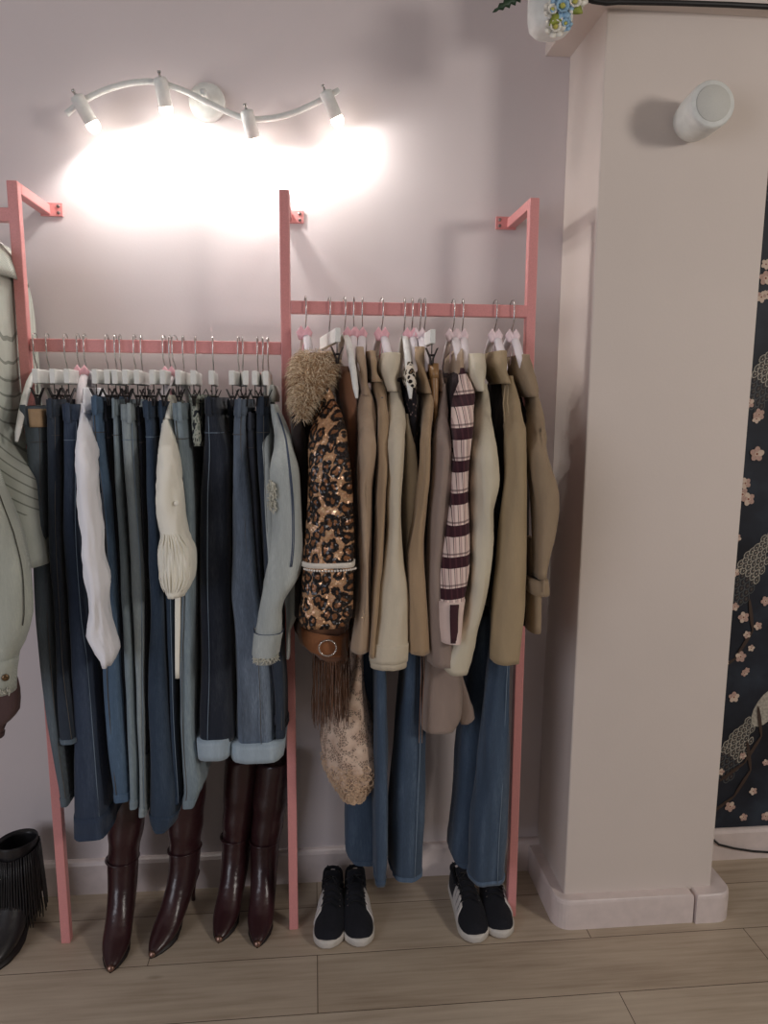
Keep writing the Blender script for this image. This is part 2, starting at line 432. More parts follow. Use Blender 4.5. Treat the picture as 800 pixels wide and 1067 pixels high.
# dark wallpaper with blossom branches and pale plumed tails, on the wall right of the pier
def wallpaper():
    z0 = P(775, 862, -.004)[2]; z1 = 2.8; x0, x1 = xpr-.05, 2.2; mb = MB()
    dk = N('dark_navy_wallpaper'); dk.set(.6, 0, .3)
    f = dk.noise(dk.coord(), 5, 4); dk.color(dk.ramp(f, [(.35, lin((26, 28, 36))), (.55, lin((38, 43, 54))), (.7, lin((52, 60, 72)))]))
    mats = [dk.m, plain('blossom_pink', (190, 158, 146), .7, var=.2, scale=300), plain('blossom_cream', (214, 194, 178), .7), plain('blossom_core', (140, 78, 62), .7),
            plain('plume_pale', (172, 166, 154), .7, var=.3, scale=120), plain('plume_eye', (58, 46, 42), .7), plain('plume_grey', (78, 80, 80), .7), plain('branch_brown', (66, 50, 42), .7)]
    mb.box((.5*(x0+x1), -.003, .5*(z0+z1)), (.5*(x1-x0), .003, .5*(z1-z0)))
    lay = [0]
    def disc(cx, cz, rx, rz, rot, mi, n=9, point=0.0):
        lay[0] += 1; y = -.0062-.0000015*lay[0]; ps = []
        for i in range(n):
            a = 2*math.pi*i/n; u, w = rx*math.cos(a), rz*math.sin(a)
            if point: u *= 1-point*max(0, math.sin(a))
            X, Z = cx+u*math.cos(rot)-w*math.sin(rot), cz+u*math.sin(rot)+w*math.cos(rot)
            X = max(X, x0+.002); Z = max(Z, z0+.002)
            ps.append((X, y, Z))
        mb.cur = mi; mb.add(ps, [tuple(range(n))]); mb.cur = 0
    rnd = random.Random(5)
    def flower(cx, cz, r):
        a0 = rnd.random()*6
        for i in range(5):
            a = a0+i*2*math.pi/5; disc(cx+r*.55*math.cos(a), cz+r*.55*math.sin(a), r*.5, r*.42, a, 1 if rnd.random() < .6 else 2)
        disc(cx, cz, r*.3, r*.3, 0, 2); disc(cx, cz, r*.17, r*.17, 0, 3)
    def branch(pts, w):
        for (ax, az), (bx, bz_) in zip(pts, pts[1:]):
            L = math.hypot(bx-ax, bz_-az); disc(.5*(ax+bx), .5*(az+bz_), L*.56, w, math.atan2(bz_-az, bx-ax), 7)
    def feather(x, z, r, a, m):
        disc(x, z, r*.62, r, a, m, 10, .35); disc(x, z-.0005, r*.48, r*.8, a, 6 if m == 4 else 0, 10, .3)
        disc(x, z-r*.12, r*.30, r*.42, a, 5); disc(x, z-r*.16, r*.13, r*.2, a, m, 6)
    def plume(cx, cz):
        dx, dz = -.50, -.866
        for row in range(12, -1, -1):
            L = .035+.0165*row; nn = 3 if row < 3 else 5
            for c in range(nn):
                q = (c-(nn-1)/2)+(.5 if row % 2 else 0); wv = q*.016*(.8+.035*row)
                feather(cx+dx*L-dz*wv+rnd.uniform(-.003, .003), cz+dz*L+dx*wv-abs(q)*.003, .0135+.0004*row, -.52+.07*q, 4 if row < 8 else 6)
        disc(cx+.035, cz+.015, .038, .075, -.55, 4, 16); disc(cx+.075, cz+.075, .03, .045, -.9, 4, 14)
    ppx = lambda x, y: (P(x, y, -.006)[0], P(x, y, -.006)[2])
    for row in (0, 1, 2, 3):
        for cx in (0, 1):
            bx, bzv = ppx(802, 545); dz_ = bzv-ppx(802, 735)[1]
            plume(bx+.01+cx*.62, bzv-.02+dz_*(row-1))
    for i in range(12):
        sx, sz = x0+rnd.random()*.9, z0+rnd.random()*2.2
        branch([(sx, sz), (sx+.08, sz+.06), (sx+.13, sz+.15), (sx+.11, sz+.25)], .006)
    for q in ((797, 290, 9), (780, 420, 7), (790, 432, 8), (788, 473, 10), (773, 515, 9), (779, 520, 9), (765, 632, 6), (774, 643, 8), (789, 652, 6), (797, 626, 7), (771, 684, 8), (775, 701, 5), (764, 726, 8),
              (782, 675, 5), (760, 840, 8), (774, 851, 6), (784, 824, 6), (797, 850, 7), (797, 794, 5), (756, 690, 4)):
        fx, fz = ppx(q[0], q[1]); flower(fx, fz, q[2]*1.75/770)
    for i in range(70):
        flower(x0+.12+rnd.random()*.95, z0+.05+rnd.random()*2.3, rnd.uniform(.007, .018))
    o = part('wallpaper_panel', mb, mats, None, smooth=False, at=(xpr, 0, z0))
    return tag(o, 'dark navy wallpaper with pale plumed birds and pink blossom right of the pier', 'wallpaper')
wallpaper()
# ================================================================== GARMENT RACK
YR = -.215
post_px = [((14, 190), (70, 980)), ((296, 197), (306, 968)), ((556, 203), (531, 950))]
pts = [(P(*a, YR)[0], PF(*b)[0]) for a, b in post_px]
PXW = [.5*(a+b) for a, b in pts]
ZT = 2.003; hs = .0125
zL = P(160, 361, YR-hs)[2]; zR = P(425, 322, YR-hs)[2]; zLL = P(2, 223, YR-hs)[2]
rack = thing('garment_rack', 'pink square tube wall rack with three posts holding two rows of clothes', 'clothes rack', (PXW[1], YR, 0))
for (xt, xb), x in zip(pts, PXW):
    mb = MB()
    q = [(-hs, -hs), (hs, -hs), (hs, hs), (-hs, hs)]
    mb.rings([[(xb+a, YR+b, 0) for a, b in q], [(xt+a, YR+b, ZT) for a, b in q]])
    post = part('post', mb, M_pink, rack, smooth=False, bevel=.0025)
    arm = part('bracket_arm', MB().box((xt, .5*(YR+hs)-.002, ZT-hs), (hs, .5*(-YR-hs)-.002, hs)), M_pink, rack, smooth=False, bevel=.0025)
    s = 1 if x < .3 else -1
    pl = part('wall_plate', MB().box((xt+s*.016, -.003, ZT-hs), (.029, .003, .0175)), M_pink, arm, smooth=False, bevel=.0015)
    mb = MB()
    mb.lathe([(.0045, 0), (.0045, .002), (.002, .003)], (xt+s*.034, -.006, ZT-hs+.008), (0, -1, 0), 12)
    mb.lathe([(.0045, 0), (.0045, .002), (.002, .003)], (xt+s*.034, -.006, ZT-hs-.008), (0, -1, 0), 12)
    part('screw', mb, M_screw, pl)
rh = .0155
for x0, x1, z in ((PXW[0]+hs, PXW[1]-hs, zL), (PXW[1]+hs, PXW[2]-hs, zR), (-1.45, PXW[0]-hs, zLL)):
    part('rail', MB().box((.5*(x0+x1), YR, z), (.5*(x1-x0), hs, rh)), M_pink, rack, smooth=False, bevel=.0025)
# ================================================================== HANGERS
def hook_path(top, stem):
    """wire over a rail; z=0 is the rail centre; `stem` is where it meets the hanger"""
    p = [(0, .024, -.012), (0, .023, .006)]
    for i in range(7):
        a = i*math.pi/6; p.append((0, .021*math.cos(a), rh+.001+.012*math.sin(a)))
    p += [(0, -.021, -.02), (0, -.015, -.034), (0, -.003, -.046), (0, 0, -.055), (0, 0, stem)]
    return p
def make_clip_hanger(z_bar):
    t = thing('trouser_hanger', '', 'hanger')
    part('hook', MB().tube(hook_path(0, z_bar+.014), .0017, 8), M_chrome, t, local=True)
    mb = MB(); mb.box((0, 0, z_bar), (.0062, .150, .0165)); part('bar', mb, M_wwood, t, smooth=False, bevel=.002, local=True)
    for y in (-.135, .135):
        c = MB()
        c.tube([(0, y, z_bar-.012), (0, y, z_bar-.040)], .0015, 6)
        for sg in (-1, 1):
            c.rings([[(sg*.002-.0012, y-.011, z_bar-.066), (sg*.002+.0012, y-.011, z_bar-.066), (sg*.002+.0012, y+.011, z_bar-.066), (sg*.002-.0012, y+.011, z_bar-.066)],
                     [(sg*.0035-.0012, y-.011, z_bar-.050), (sg*.0035+.0012, y-.011, z_bar-.050), (sg*.0035+.0012, y+.011, z_bar-.050), (sg*.0035-.0012, y+.011, z_bar-.050)],
                     [(sg*.014-.001, y-.008, z_bar-.026), (sg*.014+.001, y-.008, z_bar-.026), (sg*.014+.001, y+.008, z_bar-.026), (sg*.014-.001, y+.008, z_bar-.026)]])
        c.tube([(-.005, y-.012, z_bar-.044), (.005, y-.012, z_bar-.044)], .003, 8)
        part('clip', c, M_clip, t, local=True, smooth=False)
    return t
def bow(mb, y, z, s=1.0):
    # two loops and two tails tied at the neck of the hanger
    for sg in (-1, 1):
        p = [(-.006+sg*s*a, y-.006*s, z+s*b) for a, b in ((0, 0), (.004, .013), (.009, .022), (.0115, .014), (.008, .001), (0, 0))]
        mb.tube(p, [.003*s, .0045*s, .005*s, .005*s, .0045*s, .003*s], 8, 1.6)
        p = [(-.006+sg*s*a, y-.008*s, z+s*b) for a, b in ((0, 0), (.003, -.016), (.005, -.036), (.0045, -.060), (.007, -.080))]
        mb.tube(p, [.0025*s, .0042*s, .0050*s, .0048*s, .0040*s], 8, .4)
    mb.lathe([(.0015*s, -.005*s), (.005*s, -.002*s), (.0055*s, .001*s), (.002*s, .005*s)], (-.006, y-.008*s, z), (0, 1, 0), 12)
def make_padded_hanger(pale, bare, long=0):
    t = thing('padded_hanger', '', 'hanger')
    part('hook', MB().tube(hook_path(0, -.058), .0017, 8), M_chrome, t, local=True)
    for sg in (-1, 1):
        ys = [0, .03, .07, .11, .15, .185, .20]
        zs = [-.062, -.068, -.084, -.108, -.138, -.168, -.184]
        rr = [.008, .010, .0105, .0105, .010, .0085, .004]
        if bare: rr = [v*.8 for v in rr]
        if not long: ys = [v*.62 for v in ys]; zs = [-.062+(v+.062)*.8 for v in zs]
        else: zs = [-.062+(v+.062)*1.33 for v in zs]
        part('arm', MB().tube([(0, sg*a, b) for a, b in zip(ys, zs)], rr, 12, .75), M_padded if not bare else M_wwood, t, local=True)
    if not bare:
        m = MB(); bow(m, -.030, -.078, 1.05); part('bow', m, M_bowp if pale else M_bow, t, local=True)
    return t
HANG_L = make_clip_hanger(-.078)
HANG_P = {k: make_padded_hanger(*k) for k in ((0, 0, 0), (1, 0, 0), (0, 1, 0), (0, 1, 1))}
USED = {}
def place(proto, key, loc, yaw, label, group):
    o = copy_tree(proto) if USED.get(key) else proto
    USED[key] = 1
    o.location = tuple(loc); o.rotation_euler = (0, 0, yaw); o['label'] = label; o['category'] = 'hanger'; o['group'] = group
    return o
GH = 'hangers on the pink rails'
def clip_hanger(hook, front, label, right=False):
    z = zR if right else zL; py = 318 if right else 358
    x = P(hook, py, YR-hs)[0]; yaw = 0
    if front is not None:
        xf = P(front, py+30, YR-.15)[0]; yaw = max(-.32, min(.32, (xf-x)/.15))
    return place(HANG_L, 'clip', (x, YR, z), yaw, label, GH)
def padded(hook, label, pale=0, bare=0, yaw=0, left=False, zz=None, long=0):
    z = zL if left else zR; py = 358 if left else 318
    if zz is not None: z, py = zz
    x = P(hook, py, YR-hs)[0]
    return place(HANG_P[(pale, bare, long)], ('pad', pale, bare, long), (x, YR, z), yaw, label, GH)
# ================================================================== JEANS
GJ = 'jeans clipped along the lower rail'
TH = plain('muted_brown_thread', (88, 84, 80), .8)
def jeans(rows, mat, label, yf=-.365, yb=-.075, seed=0, waist=16, hem=None, loops=(0,), cuff=None, seams=(.55,), patch=False, thread=None, hemmat=None, fold=.006, k=4.5, name='jeans', cat='jeans', group=GJ, yoke=True):
    D = Drape(rows, yf, yb, k)
    z0 = D.levels[0][0]; zb = D.levels[-1][0]; l = D.levels[0]
    t = thing(name, label, cat, (D.levels[-1][1], .5*(yf+yb), zb), group)
    part('legs', D.mesh(18, fold, seed, tight=.5), mat, t)
    zw = z0-waist*.00235
    wb = part('waistband', D.mesh(18, fold, seed, .0022, z0+.001, zw, False), mat, t)
    th = thread or TH
    for u in loops:
        part('belt_loop', strip_on(D, u-.2, u+.2, z0+.003, zw-.006, .0065), mat, wb)
    sm = MB()
    for u in seams: seam(sm, D, u, zw-.003, zb+.004, .0010)
    # stitched yoke line under the waistband and a line above the hem
    rng = [D.front(zw-.045, u, .0012) for u in [i/6-1 for i in range(13)]]
    if yoke: sm.tube(rng, .0009, 5)
    if sm.v: part('stitching', sm, th, t)
    h = hem if hem is not None else .022
    if cuff is None:
        part('hem', D.mesh(18, fold, seed, .0022, zb+h, zb-.0005, True), hemmat or mat, t, label='stitched hem at the leg ends')
    else:
        C = Drape(cuff[0], yf-.012, yb, k); part('cuff', C.mesh(18, .005, seed, .003), cuff[1], t, label='pale turned-up cuff')
    if patch:
        n = strip_on(D, -.1, .85, z0-.006, z0-.048, .006); part('label_patch', n, plain('tan_leather_patch', (176, 146, 112), .6, bump=.2), t, label='tan leather patch on the waistband')
    return t, D
dk_navy = denim('dark_navy_denim', (52, 60, 72)); indigo = denim('indigo_denim', (54, 65, 84)); mid = denim('mid_blue_denim', (84, 106, 130), .3)
slate = denim('slate_blue_denim', (92, 102, 110), .3); greyb = denim('grey_blue_denim', (128, 142, 150)); lightg = denim('pale_grey_blue_denim', (142, 152, 156), .22)
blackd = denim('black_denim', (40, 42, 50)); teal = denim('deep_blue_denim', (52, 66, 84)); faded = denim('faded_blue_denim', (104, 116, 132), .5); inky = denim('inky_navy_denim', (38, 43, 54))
palecuff = denim('pale_inside_denim', (168, 184, 196), .15); char = denim('charcoal_denim', (62, 66, 76)); blue_r = denim('bright_mid_blue_denim', (70, 86, 106), .3); rawhem = denim('frayed_pale_denim', (98, 112, 124))
jeans([(423, 23, 50), (440, 25, 51), (460, 29, 51), (500, 33, 50), (560, 36, 52), (620, 37, 56), (700, 43, 62), (770, 54, 67), (834, 66, 75)], slate, 'slate blue jeans with a tan waistband patch, first jeans from the left post', seed=1, patch=True, loops=(-.5,))
jeans([(416, 51, 64), (450, 52, 64), (550, 51, 65), (640, 57, 69), (700, 60, 73), (765, 64, 82), (770, 65, 83)], dk_navy, 'short dark navy jeans with a pale raw hem ending above all the others', seed=2, hemmat=rawhem, hem=.012, yf=-.372)
jeans([(421, 66, 85), (450, 68, 84), (550, 66, 84), (640, 70, 90), (680, 73, 96), (760, 76, 103), (830, 76, 109), (869, 77, 112)], indigo, 'long indigo jeans with a deep stitched hem hanging lowest on the left side', seed=3, hem=.06, seams=(.72,), thread=M_thread_b)
jeans([(413, 97, 110), (456, 100, 111), (510, 106, 119), (595, 112, 125), (690, 107, 129), (797, 114, 137), (830, 118, 139)], mid, 'mid blue jeans right behind the white shirt sleeve', seed=4, seams=(-.3,))
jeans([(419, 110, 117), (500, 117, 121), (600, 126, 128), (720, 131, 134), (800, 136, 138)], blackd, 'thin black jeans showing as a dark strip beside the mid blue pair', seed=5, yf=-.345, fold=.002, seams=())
jeans([(416, 118, 126), (456, 119, 127), (510, 121, 130), (596, 127, 136), (690, 132, 140), (830, 137, 146), (837, 137, 146)], greyb, 'narrow grey blue jeans left of the palest pair', seed=6, seams=())
jeans([(421, 127, 143), (456, 128, 144), (510, 131, 147), (596, 137, 152), (690, 141, 153), (840, 147, 154), (845, 147, 154)], lightg, 'pale grey blue jeans with a visible belt loop, palest of the row', seed=7, seams=(.6,), thread=M_thread_b, loops=(.3,))
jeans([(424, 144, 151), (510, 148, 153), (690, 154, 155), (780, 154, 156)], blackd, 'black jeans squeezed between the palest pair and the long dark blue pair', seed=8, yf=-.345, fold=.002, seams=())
jeans([(418, 149, 162), (457, 153, 164), (521, 154, 166), (627, 156, 173), (690, 154, 176), (765, 154, 181), (840, 154, 187), (856, 156, 184), (862, 161, 176)], teal, 'long deep blue jeans with a wide hem in front of the burgundy boots', seed=9, hem=.045, thread=M_thread_b, seams=())
jeans([(418, 165, 176), (460, 167, 178), (520, 168, 180), (690, 176, 183), (754, 178, 185), (832, 182, 190)], teal, 'deep blue jeans hanging just behind the cream blouse sleeve', seed=10, yf=-.35, fold=.003, seams=(.5,), thread=M_thread_b)
jeans([(420, 180, 195), (457, 183, 198), (500, 189, 202), (532, 192, 204), (627, 190, 204), (701, 187, 204), (765, 188, 205), (800, 189, 211), (816, 190, 214), (836, 191, 204)], greyb, 'grey blue flared jeans with a light hem, right of the cream blouse', seed=11, seams=(-.4,), loops=(.2,))
jeans([(414, 214, 227), (445, 213, 233), (468, 211, 240), (510, 208, 240), (600, 207, 241), (690, 209, 243), (770, 205, 245)], inky, 'inky navy cropped jeans with a pale turned-up cuff', seed=12, cuff=([(768, 204, 240), (775, 204, 241), (787, 205, 240)], palecuff), seams=(-.35,), loops=(-.1,), thread=M_thread_b)
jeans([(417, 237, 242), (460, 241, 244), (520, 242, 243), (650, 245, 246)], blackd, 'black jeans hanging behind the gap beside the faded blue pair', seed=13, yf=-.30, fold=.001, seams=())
jeans([(416, 244, 258), (457, 242, 257), (510, 241, 262), (600, 241, 270), (690, 244, 284), (775, 245, 288)], faded, 'faded blue wide jeans with a broad white cuff', seed=14, cuff=([(772, 240, 297), (780, 239, 297), (790, 241, 295)], palecuff), seams=(.3,), fold=.009)
jeans([(430, 257, 266), (457, 257, 267), (520, 262, 270), (620, 270, 276), (700, 284, 288), (750, 287, 292)], char, 'charcoal jeans between the faded blue and the dark navy pairs', seed=15, yf=-.35, fold=.003, seams=())
jeans([(414, 267, 281), (462, 266, 282), (520, 270, 283), (620, 277, 289), (700, 285, 297), (764, 288, 298)], dk_navy, 'dark navy jeans under the light denim jacket sleeve', seed=16, yf=-.36, seams=(.2,), loops=(0,))
# crumpled camouflage top hanging between jeans
def camo_top():
    n = N('grey_camouflage_cloth'); n.set(.9, 0, .2)
    f = n.noise(n.mapped((60, 60, 34)), 1.0, 2)
    n.color(n.ramp(f, [(.38, lin((48, 52, 56))), (.45, lin((168, 172, 160))), (.56, lin((120, 128, 118))), (.64, lin((196, 196, 184)))], 'CONSTANT'))
    n.bump(n.noise(n.mapped((30, 30, 18)), 1.5, 3), .6, .01)
    D = Drape([(411, 197, 211), (430, 198, 212), (450, 200, 213), (464, 202, 213)], -.35, -.07, 4)
    t = thing('camouflage_top', 'crumpled grey and white camouflage top beside the inky navy jeans', 'top', (D.levels[-1][1], -.2, D.levels[-1][0]))
    part('body', D.mesh(18, .01, 30), n.m, t)
    part('collar', D.mesh(18, .006, 31, .003, D.levels[0][0]+.002, D.levels[0][0]-.02, False), n.m, t)
camo_top()
CL = [(48, 36, 'white clip hanger holding the slate jeans with the tan patch'), (67, 54, 'white clip hanger holding the short dark navy jeans with raw hem'), (80, 69, 'white clip hanger holding the long indigo jeans'),
      (110, 98, 'white clip hanger holding the mid blue jeans beside the white shirt'), (119, 111, 'white clip hanger of the thin black jeans beside the mid blue pair'), (124, 119, 'white clip hanger holding the narrow grey blue jeans'),
      (139, 130, 'white clip hanger holding the palest grey blue jeans'), (146, 142, 'white clip hanger of the black jeans next to the palest pair'), (170, 158, 'white clip hanger holding the long deep blue jeans'),
      (176, 169, 'white clip hanger just left of the cream blouse bow'), (190, 185, 'white clip hanger holding the grey blue flared jeans right of the blouse'), (203, 201, 'white clip hanger holding the crumpled camouflage top'),
      (221, 220, 'lone white clip hanger seen end-on above the inky navy jeans'), (248, 241, 'white clip hanger of the hidden black jeans left of the faded pair'), (252, 256, 'white clip hanger holding the faded blue wide jeans'),
      (268, 265, 'white clip hanger holding the charcoal jeans'), (273, 277, 'white clip hanger holding the dark navy jeans by the middle post')]
for h, f, lb in CL: clip_hanger(h, f, lb)
# ================================================================== SLEEVED GARMENTS
def sleeve_rows(rows, dy=0, y0=-.30, y1=-.425, hd=.046, span=70, hd0=.045):
    out = []; p0 = rows[0][0]
    for py, a, b in rows:
        s = sm01((py-p0)/span); yc = y0+(y1-y0)*s+dy; h = hd0+(hd-hd0)*s
        out.append((py, a, b, yc-h, yc+h))
    return out
def coat(name, label, cat, mat, sleeve, collar=None, body=None, hook=None, hem_py=None, bw=.024, dy=0, seed=0, fold=.007, group=None, body_mat=None, right=True, cuff=None, collar_mat=None, k=2.4, yf_b=-.365, collar_y=(-.34, -.12), ff=1.35, body_py0=None, y1=-.425):
    D = Drape(sleeve_rows(sleeve, dy, y1=y1), k=k, step=.012); D.ff = ff
    top = D.levels[0][0]; zb = D.levels[-1][0]
    py0 = sleeve[0][0] if body_py0 is None else body_py0; pyh = hem_py or sleeve[-1][0]-20
    x = P(hook, 360, YR)[0] if hook else D.levels[0][1]
    z_top = P(hook or sleeve[0][1], py0-6, YR)[2]; z_h = P(sleeve[-1][1], pyh, yf_b)[2]
    t = thing(name, label, cat, (x, YR, min(zb, z_h)), group)
    part('sleeve', D.mesh(16, fold, seed, tight=.5), mat, t)
    # body: a slab across the hanger that follows the sleeve sideways
    B = Drape.__new__(Drape); B.k = 3.2; B.levels = []
    n = 34
    for i in range(n+1):
        z = z_top+(z_h-z_top)*i/n; s = sm01((z_top-z)/.13)
        l = D.at(min(z, top)); w = sm01((z_top-z)/.9)
        cx = x+(l[1]-x)*.55*w
        B.levels.append((z, cx, bw*(.55+.45*s)+.008*w, YR-(.05+(abs(yf_b-YR)-.05)*s), YR+(.05+.13*s)))
    B.keys = B.levels
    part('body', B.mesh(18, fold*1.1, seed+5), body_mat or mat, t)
    if collar:
        C = Drape([(r[0], r[1], r[2], *(r[3:] if len(r) > 3 else collar_y)) for r in (collar[1:] if len(collar) > 4 else collar)], k=2.9, step=.006)
        part('collar', C.band(16, .004, seed+9), collar_mat or mat, t)
    if cuff:
        z0, z1 = D.zpx(cuff[0]), D.zpx(cuff[1])
        part('cuff', D.mesh(16, fold, seed, .0035, z0, z1, False), cuff[2] if len(cuff) > 2 else mat, t)
    return t, D, B
# ---- left side: white shirt, cream blouse, light denim jackets
white_sh = cloth('white_cotton', (248, 247, 252), .03, .75); cream = cloth('cream_blouse_cloth', (248, 244, 230), .03, .7)
lt_den = denim('light_washed_denim', (176, 182, 180), .22)
coat('shirt', 'white shirt sleeve hanging between the indigo and the mid blue jeans', 'shirt', white_sh,
     [(420, 88, 94), (436, 85, 96), (455, 83, 98), (490, 83, 102), (520, 84, 105), (557, 87, 110), (575, 88, 110), (604, 91, 116), (627, 95, 114), (640, 96, 116), (660, 91, 121), (676, 101, 125), (690, 109, 120)],
     hook=84, hem_py=560, bw=.004, yf_b=-.29, seed=20, fold=.009, ff=2.1, cuff=None, collar=[(404, 89, 93, -.3, -.13), (418, 87, 95, -.34, -.1), (430, 86, 96, -.36, -.09)], y1=-.43)
padded(87, 'white padded hanger with pink bow above the white shirt', left=True, yaw=.1)
padded(35, 'bare white hanger curving down beside the left post, nearest to it', left=True, bare=1, long=1, yaw=.08)
tb, Db, _ = coat('blouse', 'cream blouse with a gathered balloon cuff and a hanging tie', 'blouse', cream,
     [(428, 172, 180), (446, 169, 183), (468, 167, 186), (510, 163, 191), (540, 164.5, 194), (555, 167.5, 196), (563, 166, 199.5), (572, 164.5, 203), (588, 165, 203), (602, 167, 201.5), (611, 169, 198), (619, 173, 193)],
     hook=181, hem_py=560, bw=.004, yf_b=-.29, seed=21, fold=.009, ff=2.4, collar=[(412, 176, 180, -.3, -.13), (426, 173, 182, -.34, -.1), (436, 171, 183, -.36, -.09)], y1=-.43)
TD = Drape([(600, 182, 188, -.418, -.412), (640, 182, 188, -.418, -.412), (707, 182.5, 187, -.418, -.412)], k=3)
part('tie', TD.mesh(8, .001, 4), cream, tb, label='narrow cream tie hanging below the cuff')
gm = MB()
for i in range(9):
    u = -.85+1.7*i/8; gm.tube([Db.front(Db.zpx(556+q*52), u*(.75+.25*math.sin(q*3.1)), .0002+.0012*math.sin(q*3.1)) for q in (0, .12, .25, .40+.14*(i % 3))], [.0006, .0018, .0016, .0004], 5)
    gm.tube([Db.front(Db.zpx(617-q*40), u*(.8+.2*math.sin(q*3.1)), .0002+.0012*math.sin(q*3.1)) for q in (0, .15, .35, .60+.25*((i+1) % 3))], [.0006, .002, .0018, .0004], 5)
part('gather_fold', gm, cream, tb, kind='stuff')
zbt = Db.zpx(524); c = Db.front(zbt, .62, .002); part('button', MB().lathe([(.001, 0), (.006, .0005), (.006, .003), (.003, .004)], c, (.3, -1, 0), 14), cream, tb)
padded(181, 'white padded hanger with pink bow above the cream blouse', left=True, yaw=-.15)
tj, Dj, Bj = coat('denim_jacket', 'light blue denim jacket with frayed elbow and cuff beside the middle post', 'jacket', lt_den,
     [(421, 282, 289), (440, 284, 298), (457, 286, 304), (489, 281, 312), (515, 282, 315), (545, 283, 316), (574, 280, 316), (600, 276, 311), (628, 271, 296), (650, 267, 295), (678, 264, 291), (686, 265, 289)],
     hook=278, hem_py=600, bw=.02, seed=22, fold=.005, collar=[(402, 280, 287, -.29, -.13), (409, 278, 289, -.31, -.11), (419, 279, 288, -.33, -.1)], cuff=(660, 684), dy=-.02, body_py0=415)
D2 = Drape([(560, 296, 314, -.405, -.30), (600, 297, 314, -.41, -.30), (625, 297, 313, -.41, -.30), (640, 298, 311, -.41, -.30), (657, 298, 303, -.405, -.30), (685, 298, 302, -.40, -.32)], k=2.6)
part('front_panel', D2.mesh(14, .004, 60), lt_den, tj)
fr = MB()
def fray(mb, D, u0_, u1_, z0, z1, n, L, seed):
    rn = random.Random(seed)
    for i in range(n):
        p = D.front(rn.uniform(z1, z0), rn.uniform(u0_, u1_), .003); q = p+np.array((rn.uniform(-.6, .6)*L, -rn.uniform(.1, .6)*L, -rn.uniform(.2, 1)*L)); m = .5*(p+q)+np.array((rn.uniform(-.3, .3)*L, -.2*L, 0))
        mb.tube([p, m, q], .0011, 4)
fray(fr, Dj, -.98, -.6, Dj.zpx(500), Dj.zpx(530), 130, .012, 3); fray(fr, Dj, -.95, .95, Dj.zpx(682), Dj.zpx(687), 90, .01, 4)
part('frayed_threads', fr, cloth('pale_frayed_cotton', (206, 204, 190), .1), tj, label='pale frayed threads at elbow and cuff', kind='stuff')
sm = MB(); seam(sm, Dj, .35, Dj.zpx(430), Dj.zpx(590), .0012); seam(sm, Dj, .43, Dj.zpx(430), Dj.zpx(590), .0012)
zc = Dj.zpx(660); sm.tube([Dj.front(zc, u, .0045) for u in [i/8-1 for i in range(17)]], .0013, 5)
part('stitching', sm, plain('dark_blue_thread', (70, 82, 104), .8), tj)
padded(279, 'white hanger hidden in the light denim jacket by the middle post', bare=1, left=True)
# pale jacket on the higher rail at the left edge
def pale_jacket():
    x = P(24, 480, -.40)[0]
    t = thing('denim_jacket', 'pale grey green denim jacket with curved stitched panels at the left edge', 'jacket', (P(-12, 400, YR)[0], YR, 1.25))
    pd = denim('pale_green_grey_denim', (182, 186, 176), .15)
    D = Drape([(262, -26, -2, -.30, -.10), (300, -32, 10, -.37, -.05), (340, -34, 17, -.40, -.04), (372, -34, 18, -.41, -.035), (416, -32, 22, -.42, -.035), (445, -28, 27, -.42, -.05), (470, -26, 31, -.42, -.26), (510, -22, 36, -.42, -.27), (560, -16, 40, -.42, -.27), (590, -10, 45, -.42, -.27)], k=3.2)
    lim = PXW[0]-hs-.010
    lv = []
    for l in D.levels:
        wgt = sm01((l[0]-1.30)/.14); ex = wgt*max(0, l[1]+l[2]-lim)*.5
        lv.append((l[0], l[1]-ex, max(.01, l[2]-ex), l[3], wgt*l[4]+(1-wgt)*min(l[4], -.26)))
    D.levels = lv
    part('body', D.mesh(20, .004, 71), M_ripple, t)
    S = Drape([(300, -32, -18, -.40, -.31), (340, -34, -15, -.44, -.35), (400, -36, -14, -.48, -.39), (470, -38, -8, -.50, -.41), (505, -40, 2, -.51, -.41), (530, -42, 12, -.52, -.41), (553, -44, 21, -.52, -.41), (591, -44, 30, -.52, -.41), (638, -42, 32, -.52, -.41), (660, -38, 27, -.52, -.42), (690, -32, 17, -.51, -.43)], k=2.4)
    part('sleeve', S.mesh(18, .006, 72), pd, t)
    C = Drape([(684, -31, 19, -.512, -.43), (700, -30, 17, -.512, -.43), (720, -28, 16, -.51, -.43)], k=2.4)
    cf = part('cuff', C.mesh(18, .004, 73), pd, t)
    z = C.zpx(706); part('button', MB().lathe([(.001, 0), (.008, .001), (.008, .003), (.004, .0045)], C.front(z, .75, .002), (.4, -1, 0), 14), plain('brass_button', (120, 98, 74), .35, .9), cf)
    b = MB(); fray(b, C, -.95, .95, C.zpx(716), C.zpx(721), 80, .01, 9); part('frayed_threads', b, MATS['pale_frayed_cotton'], cf, kind='stuff')
    sm = MB()
    seam(sm, S, .93, S.zpx(512), S.zpx(655), .0014)
    part('stitching', sm, plain('dark_olive_thread', (70, 68, 56), .8), t)
    CC = Drape([(250, -32, -6, -.29, -.12), (262, -40, 0, -.32, -.10), (285, -44, 4, -.34, -.09)], k=2.6); part('collar', CC.mesh(16, .003, 74), pd, t)
pale_jacket()
padded(-7, 'white hanger of the pale jacket on the highest rail at the left edge', bare=1, zz=(zLL, 223))
